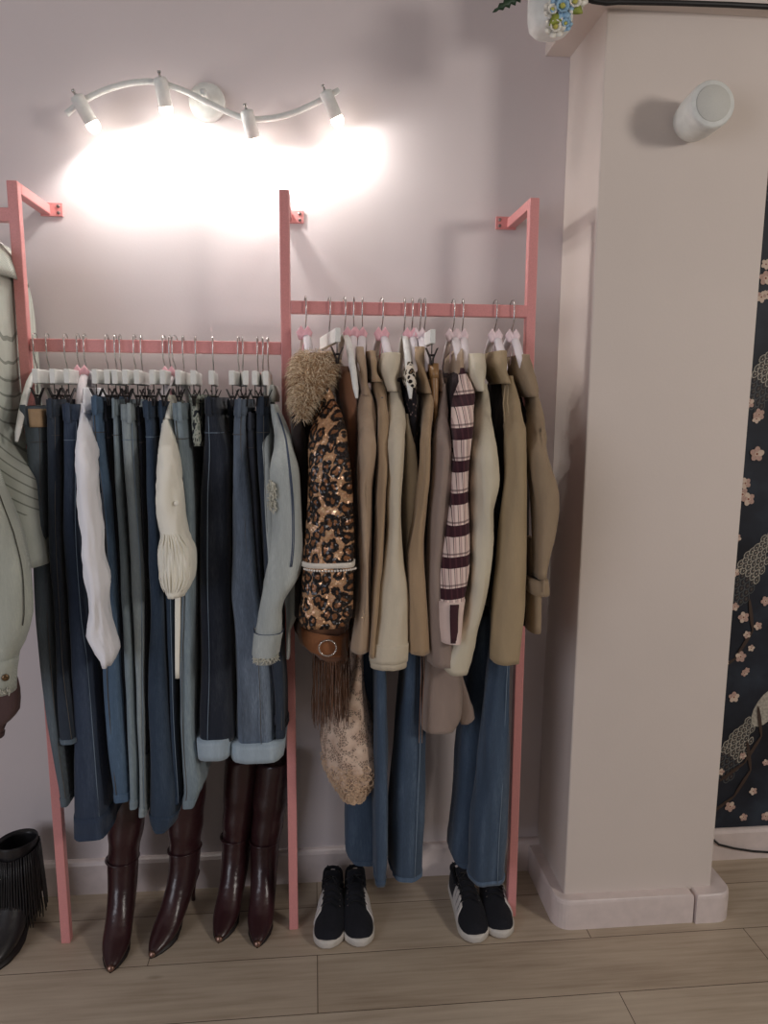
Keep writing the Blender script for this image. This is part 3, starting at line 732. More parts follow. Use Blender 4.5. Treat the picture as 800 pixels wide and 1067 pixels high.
D = Drape([(262, -66, -58, -.30, -.13), (300, -70, -54, -.37, -.06), (450, -66, -48, -.37, -.06), (600, -52, -22, -.37, -.2), (660, -44, -4, -.40, -.33), (700, -30, 12, -.40, -.36), (720, -22, 18, -.40, -.36), (742, -22, 18, -.40, -.36), (752, -22, 10, -.40, -.36), (757, -22, 4, -.40, -.36), (770, -22, 1.5, -.40, -.36)], k=3)
padded(-48, 'white hanger of the brown dress beyond the left edge', bare=1, zz=(zLL, 223))
t = thing('brown_dress', 'dark brown garment hem below the pale jacket cuff at the left edge', 'dress', (D.levels[-1][1], -.25, D.levels[-1][0]))
part('body', D.mesh(16, .005, 80), cloth('dark_brown_cloth', (82, 62, 60), .1), t); part('hem', D.mesh(16, .005, 80, .002, D.levels[-1][0]+.012, D.levels[-1][0]-.0005), MATS['dark_brown_cloth'], t)
# ---- right side coats
tan = cloth('tan_suede_cloth', (176, 152, 128), .1, .85, sheen=.3); tan2 = cloth('camel_cloth', (170, 144, 114), .1, .85, sheen=.25); beige = cloth('light_beige_coat_cloth', (208, 196, 174), .08, .7, spec=.4)
mauve = cloth('mauve_taupe_cloth', (150, 132, 122), .1, .8, sheen=.2); pale_l = cloth('pale_beige_leatherette', (208, 198, 176), .07, .5, spec=.5); olive = cloth('olive_tan_cloth', (166, 146, 116), .08, .75)
khaki = cloth('khaki_trench_cloth', (152, 132, 108), .1, .75); lining_shade = cloth('dark_lining_and_shade', (40, 32, 32), .15, .8); suede = cloth('brown_suede', (120, 82, 60), .15, .9, sheen=.4)  # dark lining tone, also painted on some coat bodies as shade between sleeves
GC = 'beige and tan coats on the right rail'
# leopard coat with fur collar
tl, Dl, Bl = coat('sequin_coat', 'leopard print sequin coat with beige fur collar beside the middle post', 'coat', M_leo,
     [(404, 334, 346), (420, 327.5, 352), (431, 325, 356), (450, 322, 361), (487, 322, 366), (510, 321, 369), (540, 319, 370), (590, 317, 370), (620, 315, 370), (640, 312, 369), (650, 314, 364)],
     hook=318, hem_py=600, bw=.03, seed=90, fold=.006, body_mat=lining_shade, dy=-.03, body_py0=392)
PB = Dl.mesh(16, .006, 90, .004, Dl.zpx(586.5), Dl.zpx(591.5), False, tight=.5)
pb = part('pearl_trim', PB, cloth('white_braid', (232, 224, 212), .06, .6), tl, label='white beaded braid around the sleeve')
pm = MB(); zz_ = Dl.zpx(593.5)
for i in range(22):
    u = math.sin((-1+2*(i+.5)/22)*1.2)
    c = Dl.front(zz_, u, .005); pm.lathe([(.0004, -.0028), (.0022, -.0018), (.003, 0), (.0022, .0018), (.0004, .0028)], c, (0, 0, 1), 8)
part('pearl', pm, plain('pearl_bead', (238, 230, 220), .2), pb, kind='stuff')
FC = Drape([(368, 313, 345, -.34, -.13), (376, 305, 352, -.37, -.11), (390, 303, 352, -.405, -.10), (402, 304, 344, -.42, -.12), (416, 305, 332, -.43, -.16), (428, 307, 323, -.43, -.2), (436, 311, 318, -.43, -.24)], k=2.3, step=.006)
fc = part('fur_collar', FC.mesh(18, .006, 95), plain('fur_under', (150, 122, 92), .9), tl, label='long beige fur collar')
fm = MB(); rn = random.Random(4)
L = FC.levels
for i in range(6500):
    l = L[rn.randrange(len(L))]; a = rn.random()*2*math.pi; u = -math.cos(a); w = l[2]*(max(0, 1-abs(u)**2.3))**(1/2.3)
    sd = 1 if math.sin(a) > 0 else -1; p = np.array((l[1]+sd*w*rn.uniform(.8, 1), .5*(l[3]+l[4])+.5*(l[4]-l[3])*u, l[0]+rn.uniform(-.006, .006)))
    nrm = np.array((sd*w/(l[2]+1e-6)*1.1, u*.9, .35 if i % 3 else .9)); nrm /= np.linalg.norm(nrm)
    ln = rn.uniform(.014, .030); dr = nrm+np.array((rn.uniform(-.5, .5), rn.uniform(-.5, .5), rn.uniform(-.9, .25))); dr /= np.linalg.norm(dr)
    sdv = np.cross(dr, (rn.uniform(-1, 1), rn.uniform(-1, 1), rn.uniform(-1, 1))); sdv = sdv/(np.linalg.norm(sdv)+1e-9)*.0008
    tip = p+dr*ln+np.array((0, 0, -ln*.35)); md = p+dr*ln*.55
    fm.cur = 0 if rn.random() < .55 else (1 if rn.random() < .6 else 2)
    fm.add([p-sdv, p+sdv, md+sdv*.8, md-sdv*.8, tip], [(0, 1, 2, 3), (3, 2, 4)])
fpart = part('fur', fm, [plain('fur_beige', (228, 208, 180), .75), plain('fur_brown', (168, 138, 106), .75), plain('fur_cream', (236, 222, 196), .75)], fc, kind='stuff')
LN = Drape([(425, 303, 312, -.40, -.3), (450, 303, 318, -.42, -.26), (500, 304, 321, -.42, -.26), (580, 306, 318, -.42, -.26), (640, 306, 314, -.42, -.26)], k=3)
part('lining', LN.mesh(14, .004, 97), lining_shade, tl, label='dark coat front beside the sleeve')
padded(318, 'white padded hanger with pink bow above the fur collar', yaw=.1)
# brown suede dress with belt and fringe
DS = Drape([(382, 350, 368, -.33, -.10), (410, 351, 374, -.35, -.08), (450, 356, 376, -.36, -.08), (520, 352, 373, -.37, -.08), (590, 330, 372, -.38, -.08), (640, 312, 368, -.395, -.08), (655, 307, 364, -.40, -.08), (672, 309, 363, -.40, -.08), (682, 324, 363, -.40, -.08), (690, 331, 364, -.395, -.08)], k=3)
td = thing('suede_dress', 'brown suede dress with a buckled belt and long fringe below the leopard sleeve', 'dress', (DS.levels[-1][1], -.24, DS.levels[-1][0]))
part('body', DS.mesh(18, .006, 100), suede, td)
belt = strip_on(DS, -.99, .95, DS.zpx(657), DS.zpx(679), .006, 8); 
bv = np.array(belt.v); x0_, x1_ = bv[:, 0].min(), bv[:, 0].max(); bv[:, 2] += .010-.030*(bv[:, 0]-x0_)/(x1_-x0_); belt.v = [tuple(v) for v in bv]
bp = part('belt', belt, cloth('brown_belt_suede', (150, 98, 64), .1, .7), td)
bc = DS.front(DS.zpx(672), .16, .012); ring = MB()
rp = [bc+np.array((.021*math.cos(a), -.002, .020*math.sin(a))) for a in [2*math.pi*i/24 for i in range(25)]]
ring.tube(rp, .0022, 8)
for i in range(22):
    a = 2*math.pi*i/22; ring.lathe([(.0005, -.002), (.0022, 0), (.0005, .002)], bc+np.array((.021*math.cos(a), -.0045, .020*math.sin(a))), (0, -1, 0), 6)
part('buckle', ring, plain('rhinestone_silver', (222, 212, 204), .15, .7), bp, label='round rhinestone buckle')
fg = MB(); rn = random.Random(8)
for layer in range(3):
    for i in range(22):
        u = -.97+1.94*i/21
        a = DS.front(DS.levels[-1][0]+.012, u, .002+.002*layer); zt_ = P(350, 752+rn.uniform(-8, 8), a[1])[2]
        fx = lambda t: a+np.array((rn.uniform(-.003, .003)+.004*t*u, .03*layer*.4+rn.uniform(-.003, .003), (zt_-a[2])*t))
        pth = [fx(t) for t in (0, .25, .5, .75, 1)]
        fg.cur = rn.randrange(2); fg.tube(pth, .0021, 4, .5)
part('fringe', fg, [suede, cloth('dark_brown_suede', (98, 66, 46), .15, .9)], td, kind='stuff')
clip_hanger(343, 352, 'white clip hanger holding the brown suede dress behind the fur collar', True)
# lace skirt
def scal(t, y): return -.010*abs(math.sin(t*math.pi*16))+.004*math.sin(t*57)
DLc = Drape([(400, 370, 374, -.30, -.1), (560, 372, 378, -.30, -.09), (640, 368, 379, -.32, -.09), (683, 366, 380, -.33, -.08), (720, 356, 383, -.335, -.08), (756, 340, 390, -.34, -.08), (781, 335, 396, -.345, -.08), (802, 338, 399, -.345, -.08), (817, 345, 393, -.34, -.08), (828, 356, 381, -.33, -.1)], k=2.6)
tc = thing('lace_dress', 'beige lace dress with a scalloped hem below the suede fringe', 'dress', (DLc.levels[-1][1], -.22, DLc.levels[-1][0]))
part('body', DLc.mesh(24, .010, 110, hem=scal), M_lace, tc)
lf = MB(); rn = random.Random(11)
for i in range(420):
    z = DLc.levels[-1][0]+rn.random()**2*.10; u = math.sin(rn.uniform(-1.5, 1.5)); p = DLc.front(z, u, .003); r = rn.uniform(.004, .009); a0 = rn.random()*6
    lf.tube([p+np.array((r*math.cos(a0+a), -.001*a, r*math.sin(a0+a)-.002)) for a in (0, 1.1, 2.2, 3.3, 4.4)], .0009, 4)
part('lace_trim', lf, cloth('lace_thread', (224, 194, 164), .1), tc, kind='stuff', label='corded lace flowers along the hem')
padded(359, 'bare white hanger with its front tip showing between fur and tan coat', bare=1, long=1, yaw=.1)
coat('coat', 'tan coat with turned collar, first tan coat right of the leopard coat', 'coat', tan,
     [(404, 377, 384), (414, 373, 388), (435, 371.5, 391), (469, 372, 391), (510, 372, 387), (560, 374, 386.5), (620, 373, 386), (650, 369, 385), (676, 365, 384)],
     collar=[(356, 369, 379, -.28, -.14), (362, 368, 381, -.31, -.12), (374, 369, 383, -.335, -.11), (386, 371, 384, -.345, -.12), (400, 374, 384, -.35, -.2), (412, 376, 386, -.36, -.25)], hook=378, hem_py=655, bw=.016, seed=120, group=GC)
padded(369, 'white padded hanger with pink bow behind the first tan coat collar', yaw=-.1)
coat('coat', 'narrow tan coat with gathered shoulder, second tan coat right of the leopard coat', 'coat', tan2,
     [(396, 387, 398), (404, 387, 402), (418, 391, 403), (431, 392.5, 404), (487, 393, 404), (520, 392, 402.5), (570, 391, 400.5), (620, 387, 395), (680, 383.5, 390)],
     collar=[(361, 383, 390, -.28, -.14), (366, 382, 392, -.31, -.12), (376, 383, 394, -.335, -.11), (388, 385, 394, -.345, -.12), (398, 386, 398, -.36, -.2)], hook=391, hem_py=650, bw=.012, seed=121, group=GC)
padded(378, 'white padded hanger with pink bow between the first two tan coats', yaw=-.1)
coat('coat', 'light beige coat with a wide stand collar and long straight sleeve', 'coat', beige,
     [(398, 405, 416), (408, 404, 419), (431, 403, 422), (465, 403, 421), (499, 402, 420), (530, 402, 419), (550, 402, 419), (580, 398, 421), (620, 392.5, 426), (640, 391, 426), (665, 388, 425), (692, 386, 423)],
     collar=[(364, 400, 417, -.30, -.13), (368, 397, 418, -.33, -.12), (378, 395.5, 418, -.35, -.11), (388, 396, 417, -.365, -.11), (396, 399, 414, -.37, -.14), (408, 404, 416, -.38, -.2)], hook=406, hem_py=655, bw=.02, seed=122, group=GC, cuff=(672, 691))
part_body = Drape([(431, 421, 425, -.38, -.2), (465, 420, 434, -.40, -.2), (499, 419, 438, -.40, -.2), (540, 419, 437, -.40, -.2), (580, 420, 430, -.40, -.2), (640, 424, 428, -.39, -.2)], k=3)
part('front_panel', part_body.mesh(14, .005, 123), beige, [o for o in bpy.data.objects if o.get('label', '').startswith('light beige coat')][0])
padded(398, 'white padded hanger with pink bow above the light beige stand collar', yaw=.1)
# black floral blouse with leopard neckline
def floral():
    n = N('black_floral_cloth'); n.set(.8, 0, .2); f = n.n('ShaderNodeTexVoronoi'); f.inputs['Scale'].default_value = 90; n.l(n.coord(), f.inputs['Vector'])
    n.color(n.ramp(f.outputs['Distance'], [(.0, lin((176, 160, 150))), (.22, lin((90, 70, 70))), (.3, lin((26, 24, 28)))]))
    m = N('white_leopard_cloth'); m.set(.8, 0, .2); g = m.n('ShaderNodeTexVoronoi'); g.inputs['Scale'].default_value = 85; m.l(m.coord(), g.inputs['Vector'])
    m.color(m.ramp(g.outputs['Distance'], [(.15, lin((150, 120, 90))), (.25, lin((30, 24, 24))), (.45, lin((36, 30, 28))), (.5, lin((226, 216, 200)))]))
    D = Drape([(392, 422, 432, -.37, -.1), (412, 422, 436, -.39, -.08), (440, 423, 437, -.395, -.08), (480, 426, 438, -.395, -.08), (560, 426, 434, -.39, -.08), (640, 427, 432, -.39, -.08)], k=3)
    t = thing('blouse', 'black floral blouse with a white leopard neckline and a hanger tip poking out', 'blouse', (D.levels[-1][1], -.22, D.levels[-1][0]))
    part('body', D.mesh(16, .004, 130), n.m, t)
    S = Drape([(377, 424, 430, -.36, -.30), (388, 422, 433, -.39, -.30), (400, 423, 434, -.40, -.31), (404, 425, 433, -.40, -.33)], k=2.6)
    part('neckline', S.mesh(14, .004, 131), m.m, t, label='white leopard print neckline')
floral()
padded(422, 'bare white hanger with its front tip poking out of the black floral blouse', bare=1, long=1, yaw=-.04)
padded(430, 'white padded hanger with pink bow behind the black floral blouse', yaw=-.05)
tg, Dg, Bg = coat('coat', 'camel coat with rolled collar right of the black floral blouse', 'coat', tan2,
     [(396, 438, 449), (406, 438.5, 451), (430, 438.5, 450), (457, 438, 449), (498, 437, 447.5), (530, 433, 444), (560, 428, 441.5), (590, 425, 442), (620, 424.5, 443.5), (650, 425, 446), (677, 425.5, 447)],
     collar=[(357, 431, 441, -.28, -.14), (362, 429, 443, -.31, -.12), (374, 429.5, 442, -.335, -.11), (384, 432, 443, -.345, -.12), (398, 438, 446, -.36, -.2), (410, 439, 450, -.37, -.25)], hook=439, hem_py=655, bw=.014, seed=124, group=GC)
st = MB()
for dx in (0, 3.5):
    st.tube([P(438+dx, 655, -.395), P(439+dx*.8, 700, -.395), P(437.5+dx*.6, 740, -.39), P(436.5+dx*.9, 774, -.39)], .0022, 6, .5)
part('tie', st, suede, tg, label='brown tie ends hanging below the hem')
padded(438, 'white padded hanger with pink bow beside the camel coat collar', pale=1)
D = Drape([(379, 447, 456, -.36, -.1), (400, 447, 456.5, -.365, -.1), (440, 449, 455, -.365, -.1), (560, 447, 452, -.365, -.1), (660, 446, 451, -.365, -.1)], k=4)
t = thing('trousers', 'brown leather trousers clipped between the camel and the mauve coat', 'trousers', (D.levels[-1][1], -.22, D.levels[-1][0]))
ml = leather('tan_brown_leather', (150, 112, 70), .45); part('legs', D.mesh(14, .002, 140), ml, t); part('waistband', D.mesh(14, .002, 140, .002, D.levels[0][0]+.001, D.levels[0][0]-.035, False), ml, t)
clip_hanger(443, 451, 'white clip hanger holding the brown leather trousers', True)
tm, Dm, Bm = coat('coat', 'mauve taupe trench coat hanging lower than the other coats', 'coat', mauve,
     [(400, 457, 462), (412, 456, 464), (426, 455, 465), (457, 452, 467), (498, 449, 468), (544, 446, 464), (597, 444.5, 462), (650, 445, 466), (690, 446, 474)],
     collar=[(386, 456, 460, -.28, -.14), (394, 455, 462, -.33, -.12), (408, 455, 464, -.35, -.13)], hook=462, hem_py=690, bw=.012, seed=125, group=GC)
TR = Drape([(640, 444, 470, -.375, -.30), (690, 445, 477, -.375, -.30), (720, 442, 482, -.375, -.30), (745, 440.5, 481, -.375, -.30), (755, 440, 478, -.375, -.30), (762, 441.5, 474, -.375, -.30)], k=4)
part('skirt_panel', TR.mesh(18, .006, 141), mauve, tm)
TR2 = Drape([(670, 474, 480, -.33, -.25), (700, 474, 482, -.33, -.25), (730, 474, 490, -.33, -.25), (748, 475, 495, -.33, -.25), (753, 477, 489, -.33, -.25)], k=4)
part('back_panel', TR2.mesh(16, .005, 142), mauve, tm)
z_pl = P(470, 586, -.44)[2]
M_pl = plaid_mat(0)
D = Drape(sleeve_rows([(384, 476, 481), (398, 473, 489), (412, 472, 494), (426, 471, 493), (453, 471.5, 490), (466, 472, 488), (491, 469, 486), (533, 465, 487), (586, 457, 488), (603, 455.5, 486), (629, 455.5, 481), (650, 457, 479.5), (665, 459, 478)], -.02), k=2.4)
tp = thing('plaid_shirt', 'brown and cream plaid shirt sleeve between the tan coats', 'shirt', (D.levels[0][1], YR, z_pl))
part('sleeve', D.mesh(16, .006, 150), M_pl, tp)
zc0, zc1 = D.zpx(627), D.levels[-1][0]; part('cuff', D.mesh(16, .006, 150, .003, zc0, zc1-.001, True), cloth('plaid_cuff_cream', (226, 202, 192), .1), tp, label='cream plaid cuff with a brown bar')
part('cuff_bar', strip_on(D, -.25, .35, zc0-.004, zc1+.004, .0055), cloth('plaid_cuff_brown', (66, 38, 44), .1), tp)
PBd = Drape([(372, 476, 482, -.3, -.14), (398, 470, 480, -.37, -.08), (420, 466, 474, -.37, -.08), (460, 466, 474, -.37, -.08), (560, 465, 472, -.37, -.08), (640, 464, 470, -.37, -.08)], k=3)
part('body', PBd.mesh(16, .005, 151), cloth('dark_plum_cloth', (48, 34, 38), .15), tp)
PC = Drape([(364, 477, 481, -.3, -.15), (370, 474, 483, -.33, -.13), (382, 473, 483, -.35, -.13), (392, 474, 485, -.36, -.17)], k=2.6); part('collar', PC.mesh(14, .003, 152), tan, tp)
padded(473, 'white padded hanger with pale bow left of the plaid shirt collar', pale=1)
padded(483, 'white padded hanger with pale bow between plaid shirt and pale leather coat', pale=1, yaw=-.1)
coat('coat', 'pale beige leather coat with broad collar right of the plaid shirt', 'coat', pale_l,
     [(400, 495, 505), (410, 494.5, 507), (446, 492, 512), (471, 490.5, 517), (498, 489.5, 519), (512, 489.5, 516), (530, 489.5, 511), (565, 488, 510), (607, 486, 506), (639, 479, 500), (661, 469, 495), (688, 458, 490), (698, 463, 487)],
     collar=[(366, 490, 500, -.29, -.14), (369, 486, 506, -.33, -.12), (380, 485, 508.5, -.36, -.11), (392, 486, 509, -.38, -.11), (398, 489, 507, -.385, -.13), (408, 494, 506, -.39, -.2)], hook=492, hem_py=640, bw=.022, seed=126, group=GC, k=2.2, body_mat=lining_shade)  # body coloured dark to stand in for shade either side of the sleeve
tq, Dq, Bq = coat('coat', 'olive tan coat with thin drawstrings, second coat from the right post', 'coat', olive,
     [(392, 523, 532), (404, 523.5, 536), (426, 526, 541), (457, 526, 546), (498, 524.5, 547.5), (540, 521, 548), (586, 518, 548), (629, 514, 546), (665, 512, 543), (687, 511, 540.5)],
     collar=[(362, 520, 526, -.29, -.14), (366, 516, 528, -.32, -.12), (378, 515, 529, -.345, -.11), (386, 516, 528, -.35, -.13), (400, 522, 531, -.37, -.2)], hook=519, hem_py=640, bw=.022, seed=127, group=GC, body_mat=lining_shade)  # dark body colour imitates the shaded gap beside the sleeve
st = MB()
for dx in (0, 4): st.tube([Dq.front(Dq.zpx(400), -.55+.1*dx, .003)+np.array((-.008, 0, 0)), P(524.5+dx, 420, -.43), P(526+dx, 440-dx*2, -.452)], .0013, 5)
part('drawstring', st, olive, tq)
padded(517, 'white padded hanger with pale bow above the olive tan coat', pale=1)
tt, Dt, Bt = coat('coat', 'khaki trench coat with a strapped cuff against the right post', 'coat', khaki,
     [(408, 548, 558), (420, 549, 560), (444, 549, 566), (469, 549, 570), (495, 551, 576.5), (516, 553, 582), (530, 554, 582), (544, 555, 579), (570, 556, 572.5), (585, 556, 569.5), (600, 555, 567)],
     collar=[(366, 543, 549, -.29, -.14), (370, 539, 552, -.32, -.12), (382, 537.5, 556, -.35, -.11), (396, 540, 560.5, -.37, -.11), (408, 546, 562, -.385, -.14), (414, 550, 558, -.39, -.17)], hook=536, hem_py=652, bw=.018, seed=128, group=GC, fold=.009, body_mat=lining_shade)  # shade behind the sleeve is put into the body colour
cu = Drape([(601, 550, 567, -.475, -.37), (608, 550, 568, -.477, -.37), (616, 551, 568, -.475, -.37)], k=2.4); cf = part('cuff_strap', cu.mesh(14, .002, 160, .003), khaki, tt)
part('strap_loop', MB().box(P(566.5, 611, -.482), (.003, .004, .014)), khaki, cf, bevel=.001)
low = Drape([(560, 547, 556, -.41, -.2), (600, 548, 563, -.42, -.2), (630, 549, 565, -.42, -.2), (657, 549.5, 565, -.42, -.2)], k=2.6); part('front_panel', low.mesh(14, .004, 161), khaki, tt)
padded(535, 'white padded hanger with pale bow above the khaki trench coat', pale=1)
# wide jeans under the coats
GW = 'wide jeans hanging under the coats'
def back_leg(t, rows, seed, yf=-.25, yb=-.12):
    B = Drape(rows, yf, yb, 3); zb = B.levels[-1][0]
    part('leg', B.mesh(16, .006, seed), blue_r, t); part('hem', B.mesh(16, .006, seed, .002, zb+.016, zb-.0005), blue_r, t, label='stitched hem at the leg ends')
t1, _ = jeans([(415, 395, 399), (560, 394, 399), (640, 392, 400), (693, 391, 402.5), (786, 391, 404), (850, 390, 404), (888, 390.5, 404), (918, 391, 401)], blue_r, 'wide blue jeans whose long leg hangs behind the lace dress', yf=-.36, yb=-.24, seed=200, group=GW, hem=.016, fold=.005, seams=(), yoke=False)
back_leg(t1, [(640, 376, 396), (740, 368, 395), (812, 361, 394), (870, 359.5, 394), (888, 360, 394), (897, 366, 394)], 210)
jeans([(420, 428, 432), (560, 427, 434), (640, 424, 441), (698, 421, 443), (760, 414, 446), (837, 408.5, 444), (900, 407, 441), (912, 408, 440)], blue_r, 'wide blue jeans under the camel coat, broadest leg in the middle', yf=-.33, yb=-.16, seed=201, group=GW, hem=.012, hemmat=denim('hem_worn_denim', (92, 110, 132)), fold=.009, seams=(.4,), thread=M_thread_b, k=2.6, yoke=False)
t2, _ = jeans([(520, 519, 524), (580, 518, 529), (640, 516, 534), (690, 512, 533), (760, 505, 532), (817, 500, 531), (870, 494, 529), (918, 492, 527.5)], blue_r, 'wide blue jeans by the right post with hem above the sneakers', yf=-.36, yb=-.25, seed=202, group=GW, hem=.012, hemmat=denim('hem_worn_denim', (92, 110, 132)), fold=.009, seams=(.35,), thread=M_thread_b, k=2.8, yoke=False)
back_leg(t2, [(640, 498, 516), (690, 490, 512), (760, 481, 507), (817, 477, 503), (870, 473, 497), (890, 471, 495), (899, 476, 494)], 211)
# ================================================================== FOOTWEAR
M_burg = leather('burgundy_leather', (54, 29, 32), .28); M_blk = leather('black_leather', (26, 24, 27), .5)
M_sole = plain('dark_shoe_sole', (28, 20, 20), .5); M_gold = plain('pale_metal_toe_tip', (150, 118, 104), .3, .8)
def ring_at(c, tx, w, h, n=20, flatb=0.0):
    """cross section centred at c=(y,z) normal to the direction angle tx in the YZ plane"""
    pts = []
    for j in range(n):
        a = 2*math.pi*j/n; x = w*math.cos(a); q = h*math.sin(a)
        if q < 0: q *= (1-flatb)
        pts.append((x, c[0]-q*math.sin(tx), c[1]+q*math.cos(tx)))
    return pts
def make_boot(H, seed, ls, lean):
    """local: toe towards +y, heel near y=0"""
    S = [((.232, .006), .0, .004, .004), ((.226, .009), .05, .010, .008), ((.205, .015), .1, .023, .014), ((.175, .022), .15, .034, .021), ((.145, .031), .25, .039, .029), ((.115, .048), .45, .037, .036),
         ((.085, .072), .75, .038, .043), ((.056, .100), 1.05, .039, .051), ((.036, .135), 1.35, .041, .055), ((.028, .175), 1.5, .043, .055)]
    rs = []
    for c, t, w, h in S:
        r = ring_at(c, -t, w, h); rs.append(r)
    for i in range(1, 15):
        t = i/14; z = .175+(H-.175)*t; w = .043+.013*sm01(t*1.2); h = .055+.010*sm01(t*1.2)
        wr = .0035*math.sin(z*70+seed)*(1-t) if z > .2 else 0
        r = []
        for (x, y, zz_) in ring_at((.028-.012*t+lean[1]*t, z), -1.5708, w+wr, h+wr):
            q = .003*noise.noise(Vector((x*30+seed, y*30, z*26)))
            r.append((x*(1+q*14)+lean[0]*t, y+q, zz_))
        rs.append(r)
    top = rs[-1]; cx = np.mean(np.array(top), 0)
    rs.append([tuple(cx+(np.array(p)-cx)*.92) for p in top]); rs.append([tuple(cx+(np.array(p)-cx)*.85-np.array((0, 0, .08))) for p in top])
    t = thing('tall_boot', '', 'boot')
    mb = MB().rings(rs); sh = part('upper', mb, M_burg, t, local=True, subdiv=1)
    mb = MB()
    o = [(.0, .233), (.010, .224), (.022, .205), (.032, .178), (.035, .150), (.031, .118), (.024, .09), (.016, .06)]
    pl = [(x, y) for x, y in o]+[(-x, y) for x, y in reversed(o) if x > 0]
    zf = lambda y: max(0, (.135-y))*.62 if y < .135 else 0
    mb.rings([[(x, y, zf(y)) for x, y in pl], [(x, y, zf(y)+.005) for x, y in pl]]); part('sole', mb, M_sole, t, local=True)
    mb = MB(); mb.tube([(0, -.004, .095), (0, -.010, .06), (0, -.012, .03), (0, -.012, 0.0)], [.026, .012, .0065, .006], 12); part('heel', mb, M_burg, t, local=True)
    mb = MB().tube([(w_*math.cos(a), .028+.0555*math.sin(a), .198+.006*math.sin(a)) for w_, a in [(.0435, 2*math.pi*i/24) for i in range(25)]], .004, 6, .5); part('ankle_strap', mb, M_burg, t, local=True)
    mb = MB(); mb.rings([ring_at((.2325, .006), 0, .003, .003, 10), ring_at((.229, .0075), .05, .0085, .0072, 10), ring_at((.224, .0095), .08, .0118, .0092, 10)]); part('toe_tip', mb, M_gold, t, local=True, label='pale metal toe tip')
    return t
def boot(tip, top_px, label, yaw, seed):
    a = PF(*tip); d = np.array((math.sin(yaw), -math.cos(yaw), 0))      # toe direction
    heel = a-d*.232
    sx, sy = heel[0]+d[0]*.03, heel[1]+d[1]*.03
    w = P(top_px[0], top_px[1], sy); H = w[2]
    rot = math.atan2(-d[0], d[1])                      # local +y -> d
    off = w[0]-sx
    c, s = math.cos(-rot), math.sin(-rot)
    lean = (off*c, off*s)
    t = make_boot(H, seed, 1, lean); t.location = (heel[0], heel[1], 0); t.rotation_euler = (0, 0, rot)
    return tag(t, label, 'boot', 'burgundy tall boots on the floor')
boot((115, 1014), (136, 800), 'burgundy tall boot furthest left beside the left post', .05, 1)
boot((157, 999), (192, 800), 'burgundy tall boot under the flared grey blue jeans, toe turned left', -.32, 2)
boot((227.5, 983), (254, 786), 'burgundy tall boot third from the left with toe turned slightly left', -.16, 3)
boot((268, 988), (287, 790), 'burgundy tall boot right beside the middle post', -.05, 4)
# black fringed ankle boot
def ankle_boot():
    S = [((.250, .012), .0, .006, .006), ((.238, .02), .1, .022, .015), ((.21, .028), .2, .037, .024), ((.17, .038), .3, .046, .034), ((.13, .058), .5, .046, .044), ((.09, .085), .9, .043, .055), ((.06, .125), 1.3, .042, .062),
         ((.052, .17), 1.5, .044, .064), ((.05, .22), 1.55, .049, .068), ((.05, .262), 1.57, .052, .072)]
    rs = [ring_at(c, -t, w, h, 24) for c, t, w, h in S]
    top = rs[-1]; cx = np.mean(np.array(top), 0)
    rs[-1] = [(p[0], p[1], p[2]+.16*(cx[1]-p[1])*-1.0) for p in top]; top = rs[-1]
    rs.append([tuple(cx+(np.array(p)-cx)*.93) for p in top]); rs.append([tuple(cx+(np.array(p)-cx)*.85-np.array((0, 0, .12))) for p in top])
    t = thing('ankle_boot', 'black leather ankle boot with long fringe at the bottom left corner', 'boot')
    part('upper', MB().rings(rs), M_blk, t, local=True, subdiv=1)
    mb = MB(); o = [(.0, .252), (.02, .24), (.036, .212), (.044, .17), (.042, .13), (.034, .09), (.026, .03), (.02, -.004)]
    pl = o+[(-x, y) for x, y in reversed(o) if x > 0]; zf = lambda y: max(0, .12-y)*.35
    mb.rings([[(x, y, zf(y)) for x, y in pl], [(x, y, zf(y)+.008) for x, y in pl]]); part('sole', mb, M_sole, t, local=True)
    part('heel', MB().tube([(0, .012, .07), (0, .01, .03), (0, .01, 0)], [.032, .027, .025], 16), M_sole, t, local=True)
    fm = MB(); rn = random.Random(3)
    for i in range(58):
        a = 2*math.pi*i/58; cs, sn = math.cos(a), math.sin(a)
        zt_ = .235; zl = .022+.022*rn.random()
        p = [(cs*(.054+.010*q), (.052+sn*(.072+.016*q)), zt_+(zl-zt_)*q) for q in (0, .3, .6, .85, 1)]
        p = [(x+rn.uniform(-.001, .001), y+rn.uniform(-.001, .001)-(.0 if sn < 0 else -.010*(1-(z-zl)/(zt_-zl))), z) for x, y, z in p]
        fm.tube(p, [.0042, .0044, .0044, .004, .0025], 5, .5)
    part('fringe', fm, M_blk, t, local=True, kind='stuff')
    tip = PF(-12, 1016); hl = PF(26, 957); d = (tip-hl); d = d/np.linalg.norm(d); heel = tip-d*.252
    t.location = (heel[0], heel[1], 0); t.rotation_euler = (0, 0, math.atan2(-d[0], d[1]))
ankle_boot()
